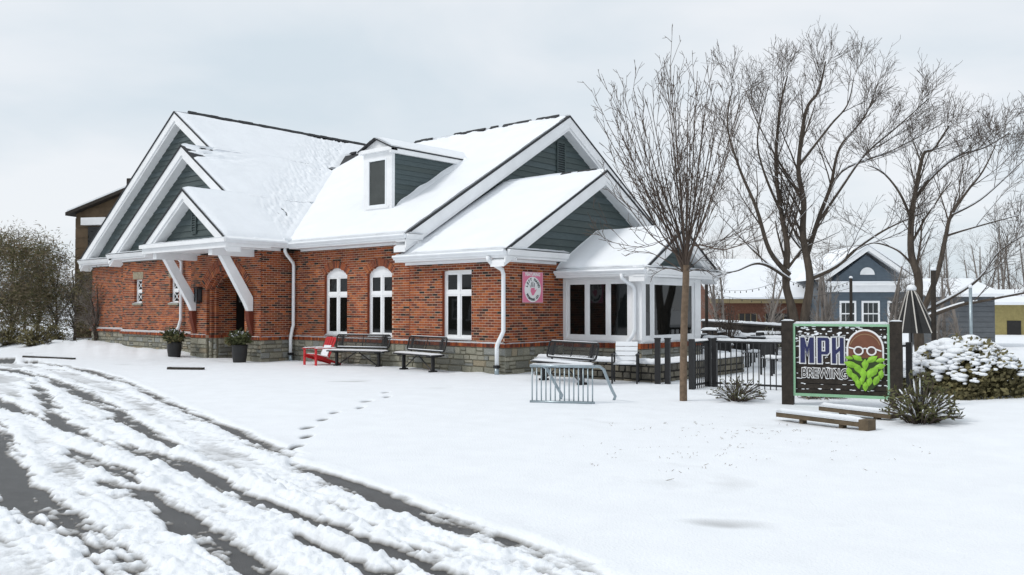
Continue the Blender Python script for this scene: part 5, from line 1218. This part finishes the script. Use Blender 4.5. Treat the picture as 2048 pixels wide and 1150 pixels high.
# deck railing behind the patio
def railing():
    a, b = gnd(1404, 641, 1.05), gnd(1720, 661, 1.05); d_ = b-a; T = thing('deck_railing', 'dark baluster railing with a snowy handrail behind the patio tables', 'railing', (a.x, a.y, 0), math.atan2(d_.y, d_.x)); L = d_.length
    m = MB(); m.bx(0, L, -.07, .07, .98, 1.05); m.build('handrail', DWOOD, T); m = MB(); m.bx(0, L, -.03, .03, .2, .26); m.build('bottom_rail', DWOOD, T)
    slab_snow(lambda u, v, c: Vector((u, v, c)), 0, L, -.09, .09, 1.05, .09, .12, 3, .06).build('snow', SNOW, T, smooth=True)
    q = MB(); q.bx(-.025, .025, -.02, .02, .26, .98); pm = q.mesh('baluster', DWOOD); n = int(L/.16)
    for i in range(n): o = bpy.data.objects.new('baluster', pm); col.objects.link(o); o.parent = T; o.location = (L*(i+.5)/n, 0, 0)
    q = MB(); q.bx(-.06, .06, -.06, .06, 0, 1.12); pm = q.mesh('post', DWOOD)
    for i in range(8): o = bpy.data.objects.new('post', pm); col.objects.link(o); o.parent = T; o.location = (L*i/7, .1, 0)
railing()
# patio tables and chairs
TB = None
def table(p, rz, lab, sx=1.):
    global TB
    T = thing('patio_table', lab, 'table', (p.x, p.y, 0), rz, 'snow-covered patio tables')
    if TB is None:
        m = MB(); m.bx(-.42, .42, -.42, .42, .70, .735); m.build('table_top', BLACK, T); m = MB(); m.tube([(0, 0, .03), (0, 0, .70)], .035, 8); m.build('pedestal', BLACK, T)
        m = MB(); m.bx(-.30, .30, -.035, .035, 0, .03); m.bx(-.035, .035, -.30, .30, .031, .05); m.build('base', BLACK, T)
        slab_snow(lambda u, v, c: Vector((u, v, c)), -.44, .44, -.44, .44, .735, .10, .08, 3, .10).build('snow', SNOW, T, smooth=True); TB = T
    else:
        for ch in TB.children: c = ch.copy(); col.objects.link(c); c.parent = T
CB = None
def pchair(p, rz, lab):
    global CB
    T = thing('garden_chair', lab, 'chair', (p.x, p.y, 0), rz, 'patio chairs among the tables')
    if CB is None:
        for a in (-.2, .2):
            for b in (-.2, .2): m = MB(); m.bx(a-.018, a+.018, b-.018, b+.018, 0, .44 if b < 0 else .86); m.build('leg', BLACK, T)
        m = MB(); m.bx(-.22, .22, -.22, .22, .44, .46); m.build('seat', BLACK, T); m = MB(); m.bx(-.22, .22, .195, .215, .52, .88); m.build('backrest', POTM, T)
        slab_snow(lambda u, v, c: Vector((u, v, c)), -.22, .22, -.22, .19, .46, .08, .06, 5, .08).build('snow', SNOW, T, smooth=True); slab_snow(lambda u, v, c: Vector((u, v, c)), -.22, .22, .185, .225, .88, .03, .04, 5, .02).build('snow', SNOW, T, smooth=True); CB = T
    else:
        for ch in CB.children: c = ch.copy(); col.objects.link(c); c.parent = T
for i, (x, y, d_) in enumerate([(1424, 656, 0), (1459, 661, 0), (1503, 656, 0), (1541, 663, 0), (1421, 672, 0), (1485, 667, 0), (1553, 672, 0)]):
    wh = ['half hidden by the sunroom corner, far row', 'second from the sunroom in the far row', 'in the middle of the far row', 'in the far row near the sign post', 'half hidden by the sunroom corner, near row', 'in the middle of the near row', 'in the near row beside the sign post'][i]
    table(gnd(x, y, .82), .35+.2*i, 'snow-topped patio table '+wh)
for i, (x, y, rz) in enumerate([(1452, 678, 2.6), (1420, 683, 2.5), (1438, 676, -.4), (1492, 684, -.5), (1513, 690, 1.2), (1530, 678, 2.3)]):
    wh = ['with its dark back turned, left of centre', 'half hidden by the sunroom corner', 'behind the dark-backed chair', 'with thick snow on its seat, at the centre', 'in front, close to the picket fence', 'closest to the sign post'][i]
    p = gnd(x, y, .66); pchair(p, YAW+rz-1.6, 'snowy patio chair '+wh)
# closed striped parasol
def parasol():
    p = at(1822, 740, 21.5); T = thing('patio_umbrella', 'half-closed black parasol with pale stripes and snow on its tip', 'umbrella', (p.x, p.y, 0), .3)
    m = MB(); m.tube([(0, 0, 0), (0, 0, 2.2)], .025, 8); m.build('pole', BLACK, T, smooth=True)
    n = 16; m = MB(); pts = []
    for j, (r, z) in enumerate(((.03, 2.22), (.16, 2.0), (.34, 1.55), (.52, 1.08))):
        for i in range(n): k = 1 if i % 2 == 0 else .78; a = 2*math.pi*i/n; pts.append((r*k*math.cos(a)*.9+.10*(2.2-z), r*k*math.sin(a), z))
    fs = [(j*n+i, j*n+(i+1) % n, (j+1)*n+(i+1) % n, (j+1)*n+i) for j in range(3) for i in range(n)]
    m.v = pts; m.f = fs; m.m = [0]*len(fs); m.build('canopy', POTM, T)
    m = MB()
    for i in range(0, n, 2): m.tube([Vector(pts[j*n+i])*1.0+Vector((0, 0, .01)) for j in range(4)], .018, 4)
    m.build('stripe', M('canvas_stripe', (.55, .52, .48), .8, .1), T)
    m = MB(); m.lathe([(.0, 2.16), (.11, 2.14), (.12, 2.2), (.08, 2.27), (0, 2.29)], 12, (0.01, 0, 0)); m.build('snow', SNOW, T, smooth=True)
parasol()
# posts and string lights
POSTS = []
for x, y0, dp, r, mt, lab in ((1413, 562, 38, .075, DWOOD, 'dark timber string-light post beside the sunroom corner'), (1577, 548, 27, .045, DWOOD, 'thin dark post against the twin-stemmed tree'), (1702, 556, 31, .055, DWOOD, 'dark post in front of the blue house'), (1867, 540, 21, .06, DWOOD, 'tall dark post at the right end of the patio'), (1941, 575, 19.5, .035, GALV, 'slim steel pole standing in snow by the hedge')):
    t = at(x, y0, dp); T = thing('lamp_post' if False else ('steel_pole' if mt is GALV else 'timber_post'), lab, 'post', (t.x, t.y, 0), 0, 'posts around the patio'); POSTS.append(t)
    m = MB(); m.tube([(0, 0, 0), (0, 0, t.z)], r, 8); m.build('shaft', mt, T, smooth=True); m = MB(); m.lathe([(r*1.1, t.z-.01), (r*1.2, t.z+.03), (r*.6, t.z+.07)], 10); m.build('snow', SNOW, T, smooth=True)
def string(a, b, sag, lab):
    pts = [a.lerp(b, i/14)-Vector((0, 0, sag*4*(i/14)*(1-i/14))) for i in range(15)]; T = thing('string_lights', lab, 'string lights', a, 0, 'string lights'); m = MB(); m.tube(pts, .007, 4); m.build('cable', BLACK, T, world=True)
    bm_ = MB(); bm_.lathe([(.008, .02), (.010, 0), (.022, -.03), (.012, -.06)], 8); me = bm_.mesh('bulb', BULB)
    for i in range(1, 14): o = bpy.data.objects.new('bulb', me); col.objects.link(o); o.parent = T; o.location = pts[i]-a-Vector((0, 0, .03))
string(POSTS[0]-Vector((0, 0, .15)), POSTS[1]-Vector((0, 0, .1)), .35, 'string of small bulbs from the sunroom post to the twin tree'); string(POSTS[1]-Vector((0, 0, .2)), POSTS[2]-Vector((0, 0, .1)), .25, 'string of small bulbs from the twin tree to the blue house post'); string(POSTS[0]-Vector((0, 0, .45)), POSTS[2]-Vector((0, 0, .35)), .45, 'lower long string of bulbs across the patio')
# shrubs
def twiggy(p, R_, H, n, name, lab, seed, mats=(SHRUBM, TWIG2), leaf=.07, nl=5, group='low snowy shrubs', snow=40):
    rg = random.Random(seed); T = thing(name, lab, 'shrub', (p.x, p.y, 0), 0, group); st = MB(); lf = MB(); sn = MB()
    for i in range(n):
        a = rg.uniform(0, 6.283); t = rg.random()**.6; e = Vector((math.cos(a)*R_*t, math.sin(a)*R_*t, H*(1-.65*t*t)*rg.uniform(.5, 1.1))); b = Vector((e.x*.15, e.y*.15, 0)); md = b.lerp(e, .5)+Vector((0, 0, H*.1)); pts = smooth_path([b, md, e], 3); st.tube(pts, [.008]*6+[.004], 3, cap=False)
        for k in range(nl):
            q = pts[rg.randrange(2, 7)]; d = Vector((rg.gauss(0, 1), rg.gauss(0, 1), rg.gauss(.6, .7))).normalized()*leaf*rg.uniform(.6, 1.4); s = d.orthogonal().normalized()*leaf*.2; lf.add([q, q+d*.5-s, q+d, q+d*.5+s], [(0, 1, 2, 3)])
        if rg.random() < snow/100: k0 = rg.randrange(2, 5); sn.tube([q+Vector((0, 0, .014)) for q in pts[k0:k0+3]], [.009, .015, .007], 4)
    st.build('stems', mats[1], T, kind='stuff'); lf.build('foliage', mats[0], T, kind='stuff'); sn.build('snow', SNOW, T, smooth=True, kind='stuff')
twiggy(gnd(1472, 806), .60, .48, 95, 'low_shrub', 'low twiggy shrub in the snow left of the sign post', 3, leaf=.055, nl=5, snow=60); twiggy(gnd(1838, 858), .55, .80, 150, 'low_shrub', 'taller leafy shrub right of the sign post', 4, leaf=.08, nl=8, snow=55); twiggy(gnd(1640, 800), .5, .26, 60, 'low_shrub', 'small dry shrub under the sign panel', 6, (STRAW, TWIG2))
twiggy(at(1455, 650, 29), .75, 1.9, 90, 'leafless_bush', 'tall thin bush with dry round leaves behind the patio tables', 8, (TWIG2, TWIG2), .09, 4, 'low snowy shrubs', 5)
def snow_hedge():
    p = gnd(1978, 806); T = thing('snowy_hedge', 'rounded hedge thickly capped with snow at the far right', 'hedge', (p.x, p.y, 0)); c = Vector((0, 0, .45)); m = MB()
    ax, ay = RT, FW
    def clump(mb, n, seed, sz, z0, z1, mi=0, lay=1.):
        rg = random.Random(seed)
        for _ in range(n):
            u, v = rg.uniform(-1, 1), rg.uniform(-1, 1); k = max(0, 1-u*u*.8-v*v*.6); zz = (z0+(z1-z0)*rg.random())*math.sqrt(k); q = ax*u*.80+ay*(v*1.3+.9)+Vector((0, 0, zz)); d = Vector((rg.gauss(0, 1), rg.gauss(0, 1), rg.gauss(.2, .6))).normalized()*sz*rg.uniform(.5, 1.3); s = d.orthogonal().normalized()*sz*.35; mb.add([q-s*.4, q+d*.5-s, q+d, q+d*.5+s], [(0, 1, 2, 3)], mi)
    clump(m, 8500, 1, .10, .0, 1.16); m.build('foliage', EVER2, T)
    rg = random.Random(5); s_ = MB()
    for _ in range(900):
        u, v = rg.uniform(-1, 1), rg.uniform(-1, 1); k = max(0, 1-u*u*.8-v*v*.6)
        if k < .12: continue
        q = ax*u*.82+ay*(v*1.3+.9)+Vector((0, 0, 1.08*math.sqrt(k)-.02+rg.gauss(0, .03))); r = rg.uniform(.05, .16)*(1.15 if v > -.45 else .6)
        s_.lathe([(r*.7, -.02), (r, .005), (r*.8, r*.3), (r*.35, r*.45)], 7, q)
    s_.build('snow', SNOW, T, smooth=True, kind='stuff')
snow_hedge()
# tufts of dry grass pricking through the lawn snow
def tufts():
    m = MB(); rg = random.Random(2)
    for _ in range(110):
        x, y = rg.gauss(1460, 150), rg.gauss(890, 35)
        if y < 835 or x > 2000: continue
        p = gnd(x, y); p.z = .03
        for k in range(rg.randint(1, 4)): q = p+Vector((rg.gauss(0, .05), rg.gauss(0, .05), 0)); d = Vector((rg.gauss(0, .03), rg.gauss(0, .03), rg.uniform(.012, .028))); m.tube([q, q+d], [.0035, .002], 3)
    o = m.build('grass', STRAW); o['kind'] = 'stuff'; o['label'] = 'sparse dry grass tips pricking through the lawn snow'; o['category'] = 'grass'
tufts()

# ================================================================ LEFT-HAND BACKGROUND
def brown_house():
    dp = 47; c = at(150, 614, dp); fr = frame((c.x, c.y, 0), (math.cos(YAW-R(12)), math.sin(YAW-R(12)), 0), (math.sin(YAW-R(12)), -math.cos(YAW-R(12)), 0)); T = thing('brown_house', 'tall brown boarded house with a sloping snowy roof behind the left gable', 'house', fr.o)
    e = 6.9; m = MB(); m.lb(fr, 0, 9, -6, -.02, -.5, e); m.prism([fr(0, -.02, e), fr(9, -.02, e), fr(4.5, -.02, e+1.4)], fr.n*-6); m.build('wall', BROWNB, T, world=True)
    for i in range(17):
        z = i*.55; k = max(0, (z+.5-e)/1.4*4.5)
        if k < 2: m = MB(); m.lb(fr, k, 4.5, -.015, .03, z, z+.53); m.build('board', BROWNB, T, world=True)
    m = MB(); m.hexa([fr(-.35, .4, e-.2), fr(4.5, .4, e+1.45), fr(4.5, -6.2, e+1.45), fr(-.35, -6.2, e-.2), fr(-.35, .4, e-.02), fr(4.5, .4, e+1.63), fr(4.5, -6.2, e+1.63), fr(-.35, -6.2, e-.02)]); m.build('roof', DWOOD, T, world=True)
    m = MB(); m.hexa([fr(-.3, .35, e-.0), fr(4.5, .35, e+1.65), fr(4.5, -6.2, e+1.65), fr(-.3, -6.2, e), fr(-.3, .35, e+.1), fr(4.5, .35, e+1.75), fr(4.5, -6.2, e+1.75), fr(-.3, -6.2, e+.1)]); m.build('snow', SNOW, T, world=True)
    m = MB(); m.lb(fr, .7, 2.2, .0, .5, e-.75, e-.35); m.build('window_hood', WHITE, T, world=True); m = MB(); m.lb(fr, .8, 2.1, .0, .05, e-2.1, e-.8); m.build('window', GLASS, T, world=True)
    m = MB(); m.lb(fr, 2.6, 3.1, -1.2, -.7, e+.7, e+1.9); m.build('chimney', DWOOD, T, world=True)
brown_house()
def thicket(i, x, y, dp, top, w_, dense, lab):
    rg = random.Random(100+i); b = at(x, y, dp); b.z = 0; H = at(x, top, dp).z; t = Tree(200+i); Rw = w_/FPX*dp
    t.branch(smooth_path([b, b+Vector((rg.gauss(0, .1), rg.gauss(0, .1), H*.4)), b+Vector((rg.gauss(0, .2), rg.gauss(0, .2), H*.9))], 4), .09, .02, 0, False)
    for k in range(12):
        z = H*rg.uniform(.06, .55); a = rg.uniform(0, 6.283); e = b+Vector((math.cos(a)*Rw*rg.uniform(.5, 1), math.sin(a)*Rw*rg.uniform(.5, 1), z+H*rg.uniform(.15, .45))); p = b+Vector((0, 0, z)); pts = smooth_path([p, p.lerp(e, .5)+Vector((0, 0, .15)), e], 3); t.branch(pts, .035, .008, 1, k % 3 == 0)
        t.grow(pts, .035, .008, 0, [dict(n=9, t0=.1, ang=(25, 65), len=.9, up=.12, rf=.5, seg=4, snow=False), dict(n=6, t0=.1, ang=(25, 60), len=.45, up=.1, rf=.6, seg=3, snow=False)])
    T = t.build('scrub_tree', lab, (b.x, b.y, 0), BARK2, TWIGBG, 'scrubby trees at the left edge')
    m = MB(); n = int(dense*6200)
    cl = []
    for k in range(int(46*dense)+6):
        z = rg.random()**.9; a = rg.uniform(0, 6.283); rad = Rw*1.1*math.sqrt(max(.02, 1-max(0, z-.35)**2/.5))*math.sqrt(rg.random()); cl.append((b+Vector((math.cos(a)*rad, math.sin(a)*rad, .35+z*H*.86*rg.uniform(.85, 1.08))), rg.uniform(.25, .62)))
    for _ in range(n):
        c, q = rg.choice(cl); p = c+Vector((rg.gauss(0, q), rg.gauss(0, q), rg.gauss(0, q*.7))); p.z = max(p.z, .1); d = Vector((rg.gauss(0, 1), rg.gauss(0, 1), rg.gauss(.3, .6))).normalized()*rg.uniform(.12, .34); s = d.orthogonal().normalized()*.018; s.rotate(Quaternion(d.normalized(), rg.uniform(0, 6.28))); m.add([p-s*.5, p+d*.5-s, p+d, p+d*.5+s], [(0, 1, 2, 3)], rg.choices((0, 1, 2), (4, 4, 2))[0])
    if n: m.build('foliage', [EVER2, SCRUB, EVER], T, world=True)
for i, a in enumerate([(-30, 690, 40, 470, 70, 1.1, 'scrubby tree cut by the left edge of the picture'), (25, 690, 42, 452, 62, 1.2, 'dense olive scrub tree, second from the left edge'), (75, 690, 45, 470, 60, 1.0, 'scrub tree in the middle of the left thicket'), (112, 690, 46, 500, 52, .7, 'lower scrub tree just left of the brown house'), (150, 690, 43, 525, 34, .28, 'thin scrub tree in front of the pub wall end'), (50, 690, 52, 440, 65, 1.0, 'tallest scrub tree at the back of the left thicket'), (-80, 690, 48, 450, 70, 1.0, 'scrub tree mostly outside the left edge'), (190, 690, 37, 560, 24, .04, 'slender bare sapling against the left brick wall')]): thicket(i, *a)
for i, (x, y, dp, rr) in enumerate(((20, 676, 37, .9), (70, 680, 36, .7), (-30, 678, 36, 1.0), (105, 684, 39, .6))):
    p = at(x, y, dp); twiggy(p, rr, .9, 200, 'low_shrub', ['snowy bush low at the left edge', 'snowy bush below the middle scrub tree', 'snowy bush cut by the left edge', 'small snowy bush near the pub wall end'][i], 30+i, (EVER2, TWIG2), .14, 7, 'bushes at the foot of the left thicket', 60)
# far bare woods
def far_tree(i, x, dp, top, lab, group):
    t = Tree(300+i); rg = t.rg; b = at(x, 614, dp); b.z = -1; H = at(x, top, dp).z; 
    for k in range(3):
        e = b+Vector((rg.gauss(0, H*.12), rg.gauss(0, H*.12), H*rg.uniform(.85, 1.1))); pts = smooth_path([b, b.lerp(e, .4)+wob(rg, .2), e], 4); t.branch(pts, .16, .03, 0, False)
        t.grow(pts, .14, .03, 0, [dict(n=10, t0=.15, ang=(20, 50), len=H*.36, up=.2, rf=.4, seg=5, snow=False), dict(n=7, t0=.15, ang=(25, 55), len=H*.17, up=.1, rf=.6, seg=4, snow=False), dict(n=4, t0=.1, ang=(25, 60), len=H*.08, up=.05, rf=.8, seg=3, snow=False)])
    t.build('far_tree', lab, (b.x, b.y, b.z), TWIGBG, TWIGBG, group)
names = ['behind the sunroom roof', 'left of the bungalow roof', 'above the bungalow roof, left', 'above the bungalow roof, centre', 'above the bungalow roof, right', 'beside the blue house gable', 'right of the blue house', 'behind the grey shed', 'on the brown rise, left', 'on the brown rise, centre', 'on the brown rise, right', 'on the brown rise at the picture edge']
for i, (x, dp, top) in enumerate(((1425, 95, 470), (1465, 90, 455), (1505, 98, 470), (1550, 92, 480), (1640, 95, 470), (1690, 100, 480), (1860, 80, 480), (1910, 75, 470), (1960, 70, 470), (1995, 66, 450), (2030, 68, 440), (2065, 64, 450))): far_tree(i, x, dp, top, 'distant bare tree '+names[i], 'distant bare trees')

# ================================================================ ACROSS THE ROAD (left of the frame; seen mirrored in the windows)
def across(i, x, y, yaw, W_, D_, e, ap, wall, lab):
    fr = frame((x, y, 0), (math.cos(yaw), math.sin(yaw), 0), (-math.sin(yaw), math.cos(yaw), 0)); T = thing('road_house', lab, 'house', fr.o)
    m = MB(); m.lb(fr, -W_, W_, -D_, 0, 0, e); m.prism([fr(-W_, 0, e), fr(-W_, -D_, e), fr(-W_, -D_/2, ap)], fr.u*2*W_); m.build('wall', wall, T, world=True)
    for s_ in (0, 1):
        b0, b1 = (.4, -D_/2) if s_ == 0 else (-D_-.4, -D_/2); m = MB(); m.hexa([fr(-W_-.4, b0, e-.15), fr(W_+.4, b0, e-.15), fr(W_+.4, b1, ap), fr(-W_-.4, b1, ap), fr(-W_-.4, b0, e+.05), fr(W_+.4, b0, e+.05), fr(W_+.4, b1, ap+.2), fr(-W_-.4, b1, ap+.2)]); m.build('snowy_roof', SNOW, T, world=True)
    for k in range(3): sash(T, fr, -W_*.6+k*W_*.6, .9, .9, 1.3)
across(0, -33, -27, R(-42), 6, 8, 2.8, 5.4, BROWNB, 'brown house across the road outside the left edge of the picture'); across(1, -18, -36, R(-20), 5, 7, 2.7, 5.2, BLUEG, 'grey house across the road outside the left edge of the picture'); across(2, -50, -16, R(-62), 5, 7, 2.8, 5.4, FARBRICK, 'brick house across the road outside the left edge of the picture')
def road_tree(i, x, y, H):
    rg = random.Random(500+i); T = thing('road_evergreen', 'dark evergreen across the road outside the left edge, %s' % ['nearest the grey house', 'between the houses', 'behind the brown house', 'beside the brick house', 'tallest of the row', 'at the far end of the row'][i], 'tree', (x, y, 0), 0, 'evergreens across the road'); m = MB(); m.tube([(0, 0, 0), (0, 0, H*.9)], [.2, .05], 6); m.build('trunk', BARK2, T); m = MB()
    for _ in range(2600):
        z = rg.random()**1.3; a = rg.uniform(0, 6.283); r = H*.26*(1-z)*rg.random()**.5; p = Vector((math.cos(a)*r, math.sin(a)*r, .6+z*H)); d = Vector((math.cos(a), math.sin(a), rg.gauss(-.2, .4)))*rg.uniform(.3, .8); s_ = d.orthogonal().normalized()*.16; m.add([p-s_*.5, p+d*.5-s_, p+d, p+d*.5+s_], [(0, 1, 2, 3)])
    m.build('crown', EVER, T, world=False)
for i, a in enumerate(((-12, -42, 10), (-26, -36, 12), (-42, -32, 11), (-58, -22, 10), (-38, -42, 14), (-68, -12, 11))): road_tree(i, *a)

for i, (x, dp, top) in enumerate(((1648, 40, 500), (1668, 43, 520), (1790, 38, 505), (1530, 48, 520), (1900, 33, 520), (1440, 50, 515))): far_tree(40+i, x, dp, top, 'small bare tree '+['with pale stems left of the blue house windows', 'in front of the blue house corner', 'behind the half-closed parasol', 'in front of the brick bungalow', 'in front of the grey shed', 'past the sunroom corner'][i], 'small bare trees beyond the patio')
for i, (x, y, rz) in enumerate([(1470, 690, .6), (1545, 700, 2.0), (1440, 692, 1.1)]): pchair(gnd(x, y, .66), YAW+rz-1.6, 'snowy patio chair '+['nearest the seat wall', 'seen through the fence beside the sign post', 'left of the nearest row'][i])
twiggy(gnd(1535, 712), .55, .95, 120, 'low_shrub', 'snow-laden shrub behind the fence beside the sign post', 41, (SHRUBM, TWIG2), .08, 6, 'low snowy shrubs', 90)
